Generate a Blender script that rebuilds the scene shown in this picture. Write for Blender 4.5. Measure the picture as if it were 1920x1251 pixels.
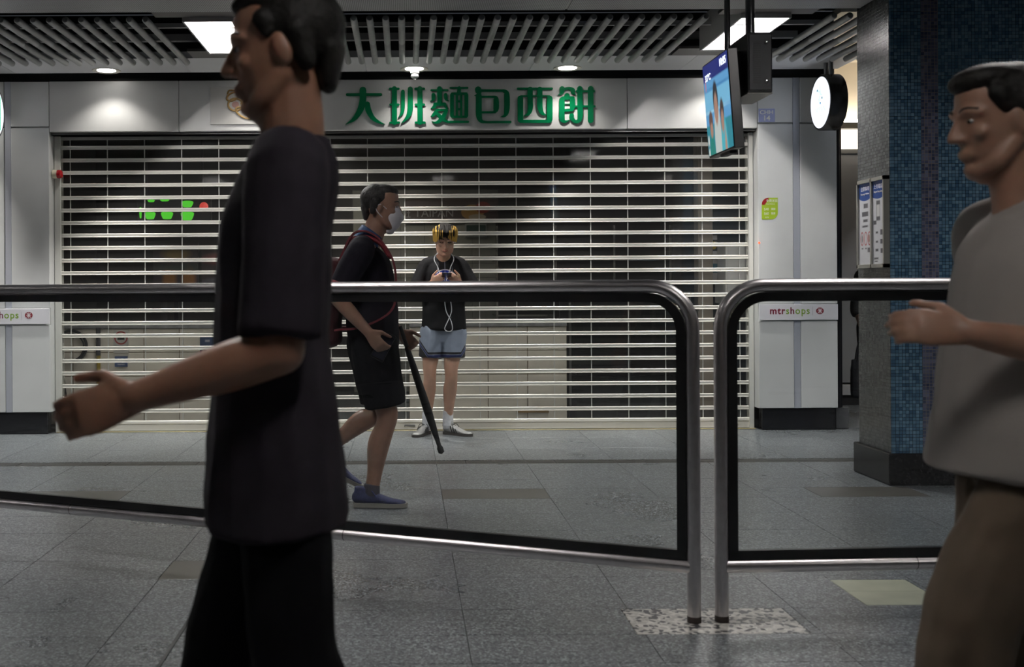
import bpy, bmesh, math, random
from mathutils import Vector, Matrix, Euler
random.seed(7)
for o in list(bpy.data.objects): bpy.data.objects.remove(o)
scene = bpy.context.scene
COL = scene.collection
R = math.radians

# ---------------------------------------------------------------- camera, light, exposure
CAM_Z = 1.17; F_PX = 2050.0; PX0, PY0, ROLL = 760.0, 540.0, 0.0056
cd = bpy.data.cameras.new('camera'); cam = bpy.data.objects.new('camera', cd); COL.objects.link(cam)
cam.location = (0, 0, CAM_Z); cam.rotation_euler = (R(90), 0, 0)
cam.rotation_euler = (Matrix.Rotation(R(90), 3, 'X') @ Matrix.Rotation(-ROLL, 3, 'Z')).to_euler()
cd.sensor_fit = 'HORIZONTAL'; cd.sensor_width = 36.0; cd.lens = 36.0*F_PX/1920.0
cd.shift_x = (960-PX0)/1920.0; cd.shift_y = -(625.5-PY0)/1920.0
cd.clip_start = 0.05; cd.clip_end = 100
cd.dof.use_dof = True; cd.dof.focus_distance = 7.2; cd.dof.aperture_fstop = 4.0
scene.camera = cam
w = bpy.data.worlds.new('world'); scene.world = w; w.use_nodes = True
w.node_tree.nodes['Background'].inputs[0].default_value = (0.55, 0.6, 0.7, 1)
w.node_tree.nodes['Background'].inputs[1].default_value = 0.05
vs = scene.view_settings
vs.view_transform = 'Standard'; vs.look = 'None'; vs.gamma = 1.0; vs.use_curve_mapping = False
vs.exposure = 0.25
LUMINAIRE_W = 120.0        # each fluorescent ceiling luminaire
DOWNLIGHT_W = (17.0, 210.0)   # each shopfront downlight: wide spill and narrow beam

# ---------------------------------------------------------------- helpers
WL = {}
def wl(o): return WL.get(o.name, Vector((0,0,0))) if o else Vector((0,0,0))
def tag(o, label=None, cat=None, group=None, kind=None):
    if label: o['label'] = label
    if cat: o['category'] = cat
    if group: o['group'] = group
    if kind: o['kind'] = kind
    return o
def root(name, label=None, cat=None, loc=(0,0,0), group=None, kind=None):
    o = bpy.data.objects.new(name, None); COL.objects.link(o)
    o.empty_display_size = 0.1; o.location = loc; WL[o.name] = Vector(loc)
    return tag(o, label, cat, group, kind)
def part(name, me, mat=None, parent=None, loc=(0,0,0), rot=None, label=None):
    o = bpy.data.objects.new(name, me); COL.objects.link(o)
    if mat is not None and len(me.materials) == 0: me.materials.append(mat)
    L = Vector(loc); o.location = L - wl(parent); WL[o.name] = L
    if rot: o.rotation_euler = rot
    if parent: o.parent = parent
    if label: o['label'] = label
    return o

class MB:
    def __init__(s): s.v = []; s.f = []
    def add(s, vs_, fs_):
        n = len(s.v); s.v += [tuple(p) for p in vs_]; s.f += [tuple(i+n for i in f) for f in fs_]; return s
    def box(s, x0, x1, y0, y1, z0, z1):
        return s.add([(x0,y0,z0),(x1,y0,z0),(x1,y1,z0),(x0,y1,z0),(x0,y0,z1),(x1,y0,z1),(x1,y1,z1),(x0,y1,z1)],
                     [(3,2,1,0),(4,5,6,7),(0,1,5,4),(1,2,6,5),(2,3,7,6),(3,0,4,7)])
    def prism(s, poly, y0, y1, axis='y'):
        n = len(poly)
        a = sum(poly[i][0]*poly[(i+1)%n][1]-poly[(i+1)%n][0]*poly[i][1] for i in range(n))
        if a < 0: poly = poly[::-1]
        def m(p, t): return {'y': (p[0], t, p[1]), 'z': (p[0], p[1], t), 'x': (t, p[0], p[1])}[axis]
        vs_ = [m(p, y0) for p in poly] + [m(p, y1) for p in poly]
        fs_ = [tuple(range(n)), tuple(range(2*n-1, n-1, -1))] + [((i+1)%n, i, i+n, (i+1)%n+n) for i in range(n)]
        if axis in 'z': fs_ = [f[::-1] for f in fs_]
        if axis == 'x': fs_ = [f[::-1] for f in fs_]
        return s.add(vs_, fs_)
    def sweep(s, pts, prof, side=None, closed=False, cap=True):
        """profile points (a,b) swept along pts; a along side, b along tangent x side"""
        pts = [Vector(p) for p in pts]; n = len(pts); k = len(prof); vs_ = []
        prev = None
        for i, p in enumerate(pts):
            if closed: t = (pts[(i+1)%n]-pts[i-1]).normalized()
            else: t = (pts[min(i+1,n-1)]-pts[max(i-1,0)]).normalized()
            if side is not None: sd = Vector(side)
            else: sd = prev if prev is not None else (Vector((0,0,1)) if abs(t.z) < .9 else Vector((1,0,0)))
            sd = sd - t*sd.dot(t)
            if sd.length < 1e-6: sd = t.orthogonal()
            sd.normalize(); prev = sd; b = t.cross(sd)
            vs_ += [p+sd*q[0]+b*q[1] for q in prof]
        fs_ = []
        for i in range(n if closed else n-1):
            j = (i+1) % n
            for q in range(k): fs_.append((i*k+q, i*k+(q+1)%k, j*k+(q+1)%k, j*k+q))
        if cap and not closed: fs_ += [tuple(range(k-1,-1,-1)), tuple((n-1)*k+q for q in range(k))]
        return s.add(vs_, fs_)
    def tube(s, pts, r, seg=10, closed=False):
        return s.sweep(pts, [(r*math.cos(2*math.pi*i/seg), r*math.sin(2*math.pi*i/seg)) for i in range(seg)], closed=closed)
    def lathe(s, prof, seg=20, c=(0,0,0), axis='z'):
        vs_ = []
        for (r, h) in prof:
            for i in range(seg):
                a = 2*math.pi*i/seg; x, y = r*math.cos(a), r*math.sin(a)
                p = {'z': (x,y,h), 'y': (x,h,-y), 'x': (h,x,y)}[axis]
                vs_.append((p[0]+c[0], p[1]+c[1], p[2]+c[2]))
        fs_ = []
        for j in range(len(prof)-1):
            for i in range(seg): fs_.append((j*seg+i, j*seg+(i+1)%seg, (j+1)*seg+(i+1)%seg, (j+1)*seg+i))
        fs_ += [tuple(range(seg-1,-1,-1)), tuple((len(prof)-1)*seg+i for i in range(seg))]
        return s.add(vs_, fs_)
    def mesh(s, name, bevel=0, smooth=False, seg=1):
        me = bpy.data.meshes.new(name); me.from_pydata(s.v, [], s.f)
        bm = bmesh.new(); bm.from_mesh(me)
        if bevel:
            bmesh.ops.remove_doubles(bm, verts=bm.verts, dist=1e-6)
            bmesh.ops.bevel(bm, geom=list(bm.edges), offset=bevel, segments=seg, affect='EDGES', profile=.5, clamp_overlap=True)
        bmesh.ops.recalc_face_normals(bm, faces=bm.faces)
        bm.to_mesh(me); bm.free()
        if smooth:
            for p in me.polygons: p.use_smooth = True
            me.set_sharp_from_angle(angle=R(40))
        me.update(); return me
def boxm(name, sx, sy, sz, bevel=0): return MB().box(-sx/2,sx/2,-sy/2,sy/2,-sz/2,sz/2).mesh(name, bevel)
def boxp(name, x0, x1, y0, y1, z0, z1, mat, parent, bevel=0, label=None):
    return part(name, boxm(name, x1-x0, y1-y0, z1-z0, bevel), mat, parent, ((x0+x1)/2,(y0+y1)/2,(z0+z1)/2), label=label)

def crom(P, n=6):
    """Catmull-Rom through tuples of equal length"""
    if len(P) < 3: return [tuple(a+(b-a)*t/n for a, b in zip(P[0], P[1])) for t in range(n+1)]
    Q = [tuple(2*a-b for a, b in zip(P[0], P[1]))] + list(P) + [tuple(2*a-b for a, b in zip(P[-1], P[-2]))]
    out = []
    for i in range(1, len(Q)-2):
        for t in range(n):
            u = t/n
            out.append(tuple(0.5*((2*b)+(c-a)*u+(2*a-5*b+4*c-d)*u*u+(3*b-a-3*c+d)*u**3) for a, b, c, d in zip(Q[i-1],Q[i],Q[i+1],Q[i+2])))
    out.append(tuple(P[-1])); return out
def ribbon(pts, rnd=True, n=6):
    """outline polygon of a brush stroke given as (x, y, width)"""
    P = crom(pts, n) if len(pts) > 2 else list(pts)
    L, Rr = [], []
    for i, p in enumerate(P):
        a = P[max(i-1,0)]; b = P[min(i+1,len(P)-1)]
        dx, dy = b[0]-a[0], b[1]-a[1]; l = math.hypot(dx, dy) or 1; nx, ny = -dy/l, dx/l
        h = max(p[2], .001)/2
        L.append((p[0]+nx*h, p[1]+ny*h)); Rr.append((p[0]-nx*h, p[1]-ny*h))
    def capp(i, s):
        p = P[i]; q = P[1] if i == 0 else P[-2]; a0 = math.atan2(p[1]-q[1], p[0]-q[0]); h = p[2]/2
        return [(p[0]+h*math.cos(a0+t), p[1]+h*math.sin(a0+t)) for t in [s*R(x) for x in (60,30,0,-30,-60)]]
    poly = L + (capp(-1, 1) if rnd and P[-1][2] > 6*1e-3*P[0][2] and P[-1][2] > .3*max(p[2] for p in P) else []) + Rr[::-1]
    if rnd and P[0][2] > .3*max(p[2] for p in P): poly += capp(0, 1)
    return poly

def temp_eval(o):
    COL.objects.link(o); dg = bpy.context.evaluated_depsgraph_get(); dg.update()
    me = bpy.data.meshes.new_from_object(o.evaluated_get(dg)); d = o.data
    bpy.data.objects.remove(o); 
    return me
def text_mesh(txt, size, depth=0.001, bold=0.0, align='CENTER'):
    cu = bpy.data.curves.new('lettering', 'FONT'); cu.body = txt; cu.size = size; cu.extrude = depth/2; cu.offset = bold
    cu.align_x = align; cu.align_y = 'CENTER'; cu.resolution_u = 3
    return temp_eval(bpy.data.objects.new('lettering', cu))
def lettering(txt, size, mat, parent, loc, rot=(R(90),0,0), depth=.001, bold=0, sx=1, name='lettering', label=None):
    o = part(name, text_mesh(txt, size, depth, bold), mat, parent, loc, rot, label); o.scale = (sx,1,1); return o

# ---------------------------------------------------------------- materials
MC = {}
def nd(nt, t, **k):
    n = nt.nodes.new(t)
    for a, b in k.items():
        if a.startswith('i_'): n.inputs[int(a[2:]) if a[2:].isdigit() else a[2:]].default_value = b
        else: setattr(n, a, b)
    return n
def M(name, col=(.5,.5,.5), rough=.5, metal=0, noise=None, bump=None, emit=None, estr=0, spec=.5, coat=0, sub=0, aniso=0, coord='Object'):
    if name in MC: return MC[name]
    m = bpy.data.materials.new(name); m.use_nodes = True; nt = m.node_tree; b = nt.nodes['Principled BSDF']; MC[name] = m
    b.inputs['Base Color'].default_value = (*col,1); b.inputs['Roughness'].default_value = rough; b.inputs['Metallic'].default_value = metal
    b.inputs['Specular IOR Level'].default_value = spec; b.inputs['Coat Weight'].default_value = coat
    if sub: b.inputs['Subsurface Weight'].default_value = sub; b.inputs['Subsurface Scale'].default_value = .01
    if aniso: b.inputs['Anisotropic'].default_value = aniso
    if emit: b.inputs['Emission Color'].default_value = (*emit,1); b.inputs['Emission Strength'].default_value = estr
    tc = nd(nt, 'ShaderNodeTexCoord')
    if noise:
        n = nd(nt, 'ShaderNodeTexNoise'); n.inputs['Scale'].default_value = noise[0]; n.inputs['Detail'].default_value = 4
        nt.links.new(tc.outputs[coord], n.inputs['Vector'])
        r = nd(nt, 'ShaderNodeMapRange'); r.inputs['From Min'].default_value = .3; r.inputs['From Max'].default_value = .7
        r.inputs['To Min'].default_value = 1-noise[1]; r.inputs['To Max'].default_value = 1+noise[1]
        nt.links.new(n.outputs['Fac'], r.inputs['Value'])
        mx = nd(nt, 'ShaderNodeVectorMath', operation='SCALE'); mx.inputs[0].default_value = col
        nt.links.new(r.outputs[0], mx.inputs['Scale']); nt.links.new(mx.outputs[0], b.inputs['Base Color'])
    if bump:
        n = nd(nt, 'ShaderNodeTexNoise'); n.inputs['Scale'].default_value = bump[0]; n.inputs['Detail'].default_value = 3
        nt.links.new(tc.outputs[coord], n.inputs['Vector'])
        bp = nd(nt, 'ShaderNodeBump'); bp.inputs['Strength'].default_value = bump[1]; bp.inputs['Distance'].default_value = .01
        nt.links.new(n.outputs['Fac'], bp.inputs['Height']); nt.links.new(bp.outputs[0], b.inputs['Normal'])
    return m
def thin_glass(name, tint=(1,1,1), haze=0.0, rough=.02, ior=1.45):
    if name in MC: return MC[name]
    m = bpy.data.materials.new(name); m.use_nodes = True; nt = m.node_tree; nt.nodes.clear(); MC[name] = m
    out = nd(nt, 'ShaderNodeOutputMaterial'); tr = nd(nt, 'ShaderNodeBsdfTransparent'); gl = nd(nt, 'ShaderNodeBsdfGlossy')
    tr.inputs[0].default_value = (*tint,1); gl.inputs['Roughness'].default_value = rough; gl.inputs[0].default_value = (.9,.9,.9,1)
    lw_ = nd(nt, 'ShaderNodeLayerWeight'); lw_.inputs[0].default_value = .5     # Schlick, the same from both sides
    pw = nd(nt, 'ShaderNodeMath', operation='POWER'); pw.inputs[1].default_value = 5; nt.links.new(lw_.outputs['Facing'], pw.inputs[0])
    f0 = ((ior-1)/(ior+1))**2
    fr = nd(nt, 'ShaderNodeMath', operation='MULTIPLY_ADD'); fr.inputs[1].default_value = 1-f0; fr.inputs[2].default_value = f0; nt.links.new(pw.outputs[0], fr.inputs[0])
    mx = nd(nt, 'ShaderNodeMixShader'); nt.links.new(fr.outputs[0], mx.inputs[0]); nt.links.new(tr.outputs[0], mx.inputs[1]); nt.links.new(gl.outputs[0], mx.inputs[2])
    last = mx
    if haze:
        df = nd(nt, 'ShaderNodeBsdfDiffuse'); df.inputs[0].default_value = (.8,.8,.8,1)
        m2 = nd(nt, 'ShaderNodeMixShader'); m2.inputs[0].default_value = haze
        nt.links.new(mx.outputs[0], m2.inputs[1]); nt.links.new(df.outputs[0], m2.inputs[2]); last = m2
    nt.links.new(last.outputs[0], out.inputs[0]); return m
def print_mat(name, base, layers, axes=('X','Z'), rough=.4, emit=0, soft=.002, basevar=None):
    """flat print: ellipses ('e') and boxes ('b') in the object's own metres, laid over one another"""
    if name in MC: return MC[name]
    m = bpy.data.materials.new(name); m.use_nodes = True; nt = m.node_tree; b = nt.nodes['Principled BSDF']; MC[name] = m
    b.inputs['Roughness'].default_value = rough; b.inputs['Specular IOR Level'].default_value = .15 if rough > .8 else .5
    tc = nd(nt, 'ShaderNodeTexCoord'); sp = nd(nt, 'ShaderNodeSeparateXYZ'); nt.links.new(tc.outputs['Object'], sp.inputs[0])
    U, V = sp.outputs[axes[0]], sp.outputs[axes[1]]
    def mth(op, a, c=None, d=None):
        n = nd(nt, 'ShaderNodeMath', operation=op)
        for i, q in enumerate((a, c, d)):
            if q is None: continue
            if isinstance(q, (int, float)): n.inputs[i].default_value = q
            else: nt.links.new(q, n.inputs[i])
        return n.outputs[0]
    rgb = nd(nt, 'ShaderNodeRGB'); rgb.outputs[0].default_value = (*base,1); cur = rgb.outputs[0]
    for ly in layers:
        k, cx, cy, rx, ry, col = ly[:6]
        du = mth('DIVIDE', mth('SUBTRACT', U, cx), rx); dv = mth('DIVIDE', mth('SUBTRACT', V, cy), ry)
        if k == 'e': d = mth('SQRT', mth('ADD', mth('MULTIPLY', du, du), mth('MULTIPLY', dv, dv)))
        else: d = mth('MAXIMUM', mth('ABSOLUTE', du), mth('ABSOLUTE', dv))
        w_ = soft/min(rx, ry)
        f = nd(nt, 'ShaderNodeMapRange'); f.inputs['From Min'].default_value = 1-w_; f.inputs['From Max'].default_value = 1+w_
        f.inputs['To Min'].default_value = 1; f.inputs['To Max'].default_value = 0; nt.links.new(d, f.inputs['Value'])
        mx = nd(nt, 'ShaderNodeMix', data_type='RGBA'); nt.links.new(f.outputs[0], mx.inputs[0]); nt.links.new(cur, mx.inputs[6]); mx.inputs[7].default_value = (*col,1)
        cur = mx.outputs[2]
    nt.links.new(cur, b.inputs['Base Color'])
    if emit:
        b.inputs['Base Color'].default_value = (0,0,0,1)
        for l in list(b.inputs['Base Color'].links): nt.links.remove(l)
        nt.links.new(cur, b.inputs['Emission Color']); b.inputs['Emission Strength'].default_value = emit
    return m

def terrazzo(name, base, light, dark, scale, lw=.45):
    if name in MC: return MC[name]
    m = bpy.data.materials.new(name); m.use_nodes = True; nt = m.node_tree; b = nt.nodes['Principled BSDF']; MC[name] = m
    g = nd(nt, 'ShaderNodeNewGeometry')
    v = nd(nt, 'ShaderNodeTexVoronoi'); v.inputs['Scale'].default_value = scale; v.inputs['Randomness'].default_value = 1
    nt.links.new(g.outputs['Position'], v.inputs['Vector'])
    sp = nd(nt, 'ShaderNodeSeparateColor'); nt.links.new(v.outputs['Color'], sp.inputs[0])
    r = nd(nt, 'ShaderNodeValToRGB'); r.color_ramp.interpolation = 'CONSTANT'
    e = r.color_ramp.elements; e[0].position = 0; e[0].color = (*dark,1); e[1].position = .28; e[1].color = (*base,1)
    n2 = e.new(1-lw*.6); n2.color = (*[(a+c)/2 for a, c in zip(base, light)],1); n3 = e.new(1-lw*.28); n3.color = (*light,1)
    nt.links.new(sp.outputs[0], r.inputs[0])
    n = nd(nt, 'ShaderNodeTexNoise'); n.inputs['Scale'].default_value = 1.3; n.inputs['Detail'].default_value = 5; nt.links.new(g.outputs['Position'], n.inputs['Vector'])
    rr = nd(nt, 'ShaderNodeMapRange'); rr.inputs['To Min'].default_value = .7; rr.inputs['To Max'].default_value = 1.3; nt.links.new(n.outputs['Fac'], rr.inputs['Value'])
    s = nd(nt, 'ShaderNodeVectorMath', operation='SCALE'); nt.links.new(r.outputs[0], s.inputs[0]); nt.links.new(rr.outputs[0], s.inputs['Scale'])
    nt.links.new(s.outputs[0], b.inputs['Base Color'])
    r2 = nd(nt, 'ShaderNodeMapRange'); r2.inputs['To Min'].default_value = .22; r2.inputs['To Max'].default_value = .36; nt.links.new(n.outputs['Fac'], r2.inputs['Value'])
    nt.links.new(r2.outputs[0], b.inputs['Roughness']); b.inputs['Specular IOR Level'].default_value = .5
    return m
def mosaic():
    m = bpy.data.materials.new('blue glass mosaic'); m.use_nodes = True; nt = m.node_tree; b = nt.nodes['Principled BSDF']
    g = nd(nt, 'ShaderNodeNewGeometry'); sp = nd(nt, 'ShaderNodeSeparateXYZ'); nt.links.new(g.outputs['Position'], sp.inputs[0])
    ad = nd(nt, 'ShaderNodeMath', operation='ADD'); nt.links.new(sp.outputs['X'], ad.inputs[0]); nt.links.new(sp.outputs['Y'], ad.inputs[1])
    cb = nd(nt, 'ShaderNodeCombineXYZ'); nt.links.new(ad.outputs[0], cb.inputs[0]); nt.links.new(sp.outputs['Z'], cb.inputs[1])
    br = nd(nt, 'ShaderNodeTexBrick'); br.offset = 0; br.squash = 1
    br.inputs['Scale'].default_value = 1; br.inputs['Brick Width'].default_value = .0198; br.inputs['Row Height'].default_value = .0198
    br.inputs['Mortar Size'].default_value = .0011; br.inputs['Mortar Smooth'].default_value = .2; br.inputs['Bias'].default_value = 0
    br.inputs['Color1'].default_value = (.045,.115,.2,1); br.inputs['Color2'].default_value = (.17,.3,.42,1); br.inputs['Mortar'].default_value = (.012,.012,.013,1)
    nt.links.new(cb.outputs[0], br.inputs['Vector'])
    b2 = nd(nt, 'ShaderNodeTexBrick'); b2.offset = 0; b2.inputs['Scale'].default_value = 1; b2.inputs['Brick Width'].default_value = .0198; b2.inputs['Row Height'].default_value = .0198
    b2.inputs['Mortar Size'].default_value = .0012; b2.inputs['Color1'].default_value = (.04,.055,.11,1); b2.inputs['Color2'].default_value = (.16,.17,.26,1); b2.inputs['Mortar'].default_value = (.24,.2,.17,1)
    nt.links.new(cb.outputs[0], b2.inputs['Vector'])
    c1 = nd(nt, 'ShaderNodeMath', operation='COMPARE'); c1.inputs[1].default_value = 3.075; c1.inputs[2].default_value = .05; nt.links.new(sp.outputs['X'], c1.inputs[0])
    mx = nd(nt, 'ShaderNodeMix', data_type='RGBA'); nt.links.new(c1.outputs[0], mx.inputs[0]); nt.links.new(br.outputs[0], mx.inputs[6]); nt.links.new(b2.outputs[0], mx.inputs[7])
    b3 = nd(nt, 'ShaderNodeTexBrick'); b3.offset = 0; b3.inputs['Scale'].default_value = 1; b3.inputs['Brick Width'].default_value = .0198; b3.inputs['Row Height'].default_value = .0198
    b3.inputs['Mortar Size'].default_value = .0011; b3.inputs['Color1'].default_value = (.06,.064,.066,1); b3.inputs['Color2'].default_value = (.11,.115,.115,1); b3.inputs['Mortar'].default_value = (.015,.015,.015,1)
    nt.links.new(cb.outputs[0], b3.inputs['Vector'])
    c3 = nd(nt, 'ShaderNodeMath', operation='LESS_THAN'); c3.inputs[1].default_value = 2.842; nt.links.new(sp.outputs['X'], c3.inputs[0])
    m3 = nd(nt, 'ShaderNodeMix', data_type='RGBA'); nt.links.new(c3.outputs[0], m3.inputs[0]); nt.links.new(mx.outputs[2], m3.inputs[6]); nt.links.new(b3.outputs[0], m3.inputs[7])
    nt.links.new(m3.outputs[2], b.inputs['Base Color'])
    bp = nd(nt, 'ShaderNodeBump'); bp.inputs['Strength'].default_value = .5; bp.inputs['Distance'].default_value = .002; bp.invert = True
    nt.links.new(br.outputs['Fac'], bp.inputs['Height']); nt.links.new(bp.outputs[0], b.inputs['Normal'])
    b.inputs['Roughness'].default_value = .24
    return m
def perforated():
    m = bpy.data.materials.new('perforated metal'); m.use_nodes = True; nt = m.node_tree; b = nt.nodes['Principled BSDF']
    g = nd(nt, 'ShaderNodeNewGeometry'); v = nd(nt, 'ShaderNodeVectorMath', operation='SCALE'); v.inputs['Scale'].default_value = 1/.011
    nt.links.new(g.outputs['Position'], v.inputs[0])
    f = nd(nt, 'ShaderNodeVectorMath', operation='FRACTION'); nt.links.new(v.outputs[0], f.inputs[0])
    s = nd(nt, 'ShaderNodeVectorMath', operation='SUBTRACT'); s.inputs[1].default_value = (.5,.5,.5); nt.links.new(f.outputs[0], s.inputs[0])
    ml = nd(nt, 'ShaderNodeVectorMath', operation='MULTIPLY'); ml.inputs[1].default_value = (1,1,0); nt.links.new(s.outputs[0], ml.inputs[0])
    l = nd(nt, 'ShaderNodeVectorMath', operation='LENGTH'); nt.links.new(ml.outputs[0], l.inputs[0])
    c = nd(nt, 'ShaderNodeMath', operation='GREATER_THAN'); c.inputs[1].default_value = .3; nt.links.new(l.outputs['Value'], c.inputs[0])
    mx = nd(nt, 'ShaderNodeMix', data_type='RGBA'); mx.inputs[6].default_value = (.01,.01,.012,1); mx.inputs[7].default_value = (.38,.39,.41,1)
    nt.links.new(c.outputs[0], mx.inputs[0]); nt.links.new(mx.outputs[2], b.inputs['Base Color']); b.inputs['Roughness'].default_value = .45; b.inputs['Metallic'].default_value = .3
    return m

white_enamel = M('white enamel panel', (.58,.58,.57), .32, noise=(3,.05), bump=(2,.02))
pier_panel_m = M('pale grey enamel panel', (.62,.63,.625), .34, noise=(2.5,.06), bump=(2,.02))
alu = M('brushed aluminium', (.52,.54,.6), .38, .3)
steel = M('brushed stainless steel', (.72,.69,.70), .34, 1.0, noise=(40,.06), aniso=.3)
tube_m = M('grey painted tube', (.32,.33,.33), .42, .35, noise=(6,.2))
black_m = M('matte black', (.008,.008,.009), .6)
black_gloss = M('black polished stone', (.006,.006,.008), .12, noise=(30,.5))
rubber = M('black rubber', (.006,.006,.007), .38)
slat_m = M('cream white shutter slat', (.8,.78,.72), .3, noise=(1.7,.06))
slat_dark = M('shutter groove', (.06,.06,.055), .5)
pane_m = thin_glass('clear polycarbonate', (.97,.97,.96), .012, .04)
glass_m = thin_glass('barrier glass', (.93,.945,.945), .004, .01)
green_m = M('green enamel lettering', (.0,.16,.055), .22)
white_p = M('white plastic', (.8,.8,.78), .4)
# ================================================================ STRUCTURE
# ---- floor: terrazzo slabs laid in rows, odd inlays cut into them
floor_m = terrazzo('grey terrazzo', (.128,.138,.145), (.31,.335,.35), (.06,.066,.072), 150)
floor_inlay_dark = M('plain taupe floor tile', (.085,.08,.072), .3, noise=(5,.12))
floor_inlay_green = M('plain sage floor tile', (.36,.38,.29), .35, noise=(8,.1))
floor_white = terrazzo('coarse white terrazzo', (.42,.41,.38), (.62,.6,.56), (.05,.05,.055), 62, .8)
floor = root('floor', 'dark grey speckled terrazzo concourse floor', kind='structure')
boxp('floor_screed', -7, 7, -4.5, 13, -.08, -.014, M('grout', (.03,.03,.032), .8), floor)
INL = [(.2,.8,6.05,6.35,'d'), (2.3,2.9,6.05,6.35,'d'), (-2.2,-1.6,6.05,6.35,'d'), (-1.005,-.405,4.41,4.71,'d'),
       (1.68,1.98,4.0,4.18,'g'), (1.98,2.58,4.0,4.18,'g'), (1.68,1.98,4.18,4.345,'g'), (.775,1.36,3.68,3.97,'w')]
YB = [2.2,2.8,3.4,3.68,3.97,4.0,4.18,4.345,4.41,4.71,5.25,5.65,6.05,6.35,6.9,7.25,7.41,7.9,8.45,8.99]
ROWS = [(a, b) for a, b in zip(YB, YB[1:])]
def row_y():  # merge thin rows where nothing is inlaid
    return ROWS
tile_cache = {}
def slab(x0, x1, y0, y1, mat, nm='floor_tile'):
    key = (round(x1-x0,3), round(y1-y0,3), mat.name)
    if key not in tile_cache:
        g = .0012; me = boxm('floor_tile', x1-x0-2*g, y1-y0-2*g, .014, .0008); me.materials.append(mat); tile_cache[key] = me
    return part(nm, tile_cache[key], None, floor, ((x0+x1)/2, (y0+y1)/2, -.007))
def fill(x0, x1, y0, y1):
    """slabs on the 0.6 m grid within the rectangle, nothing narrower than a sliver"""
    off = .2
    k = math.floor((x0-off)/.6+1e-6); xs = [x0]
    while True:
        k += 1; x = off+.6*k
        if x >= x1-1e-6: break
        if x > x0+1e-6: xs.append(x)
    xs.append(x1)
    for a, b in zip(xs, xs[1:]):
        if b-a > .004: slab(a, b, y0, y1, floor_m)
# wide bands first: (y0, y1, inlays crossing)
BANDS = [(2.2,2.8),(2.8,3.4),(3.4,3.68),(3.68,3.97),(3.97,4.41),(4.41,4.71),(4.71,5.25),(5.25,5.65),(5.65,6.05),(6.05,6.35),(6.35,6.65),(6.65,7.25),(7.41,7.95),(7.95,8.5),(8.5,8.92)]
JX = -.772   # black expansion joint
for (y0, y1) in BANDS:
    hw = 3.6 + .0*y0
    xl, xr = -min(3.9, .40*y1+.5), min(3.6, .60*y1+.3)
    cuts = [(i[0], i[1]) for i in INL if i[2] < y1-1e-4 and i[3] > y0+1e-4]
    if abs(y0-3.97) < 1e-6:
        fill(xl, JX-.006, y0, y1); fill(JX+.006, 1.68, y0, y1); fill(2.58, xr, y0, y1)
        fill(1.68, 2.58, 3.97, 4.0); fill(1.98, 2.58, 4.18, 4.345); fill(1.68, 2.58, 4.345, 4.41); continue
    cuts = sorted(cuts + ([(JX-.006, JX+.006)] if y1 < 4.42 else []))
    x = xl
    for c in cuts:
        fill(x, c[0], y0, y1); x = c[1]
    fill(x, xr, y0, y1)
for (x0, x1, y0, y1, k) in INL:
    slab(x0, x1, y0, y1, {'d': floor_inlay_dark, 'g': floor_inlay_green, 'w': floor_white}[k], 'inlay_tile')
boxp('expansion_joint', JX-.006, JX+.006, 2.2, 4.4, -.012, .0015, rubber, floor)
# beyond the built slabs: plain terrazzo beds (behind the camera, far sides, corridor)
for (x0,x1,y0,y1) in [(-7,7,-4.5,2.2), (-7,-3.9,2.2,8.92), (3.6,7,2.2,13), (-7,3.6,8.95,13)]:
    boxp('floor_bed', x0, x1, y0, y1, -.014, -.0015, floor_m, floor)
boxp('floor_bed', -3.9, 3.6, 2.2, 8.95, -.0145, -.0135, M('grout', (.03,.03,.032)), floor)
# drain grating across the concourse
grate_m = M('dull drain steel', (.16,.155,.15), .4, .8)
gm = MB()
for j in range(4): gm.box(-.296,.296, -.0755+.04*j, -.0755+.04*j+.028, -.012, -.001)
for x in (-.296,-.1,.1,.29): gm.box(x-.003,x+.006,-.078,.075,-.0125,-.002)
gme = gm.mesh('drain_grate'); gme.materials.append(grate_m)
for k in range(-7, 7): part('drain_grate', gme, None, floor, (.1+.6*k, 7.33, 0))
boxp('door_sill', -2.86, 2.86, 8.925, 9.06, -.012, .004, M('sill metal', (.2,.19,.17), .4, .7), floor, .001)
boxp('yellow_sill_line', -2.86, 2.86, 8.945, 8.957, .003, .0055, M('yellow line', (.5,.4,.12), .5), floor)

# ---- ceiling
ceiling = root('ceiling', 'dark ceiling with metal tubes and perforated panels', kind='structure', loc=(0,0,2.86))
void = MB().box(-7,7,6.67,8.95,3.42,3.5).box(-7,7,-4.5,6.67,3.42,3.5)
part('void_deck', void.mesh('void_deck'), black_m, ceiling)
perf = perforated()
seams = [-6.2,-4.4,-2.6,-.8,.99,2.79]
for a, b in zip(seams, seams[1:]): boxp('perforated_panel', a+.006, b-.006, 4.4, 6.67, 2.86, 2.895, perf, ceiling, .003)
boxp('ceiling_board', -7, 2.79, 1.5, 3.2, 2.86, 2.9, M('ceiling board', (.3,.31,.32), .6), ceiling)
boxp('ceiling_board', -7, 2.79, -4.5, 0.1, 2.86, 2.9, M('ceiling board', (.3,.31,.32), .6), ceiling)
for a in seams[1:-1]: boxp('seam_strip', a-.006, a+.006, 4.4, 6.67, 2.866, 2.88, M('seam strip', (.35,.35,.36), .4, .6), ceiling)
soffit_m = M('soffit enamel', (.55,.56,.58), .45, noise=(1.2,.08))
for x0, x1 in zip([-6.2,-4.5,-3.1,-1.7,-.3,1.0,2.2], [-4.5,-3.1,-1.7,-.3,1.0,2.2,3.46]):
    boxp('soffit_panel', x0+.0015, x1-.0015, 8.19, 8.73, 2.9, 2.95, soffit_m, ceiling)
boxp('channel_bar', -6, 2.9, 7.6, 7.63, 2.99, 3.02, M('pale channel', (.4,.4,.4), .5), ceiling)
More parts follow.
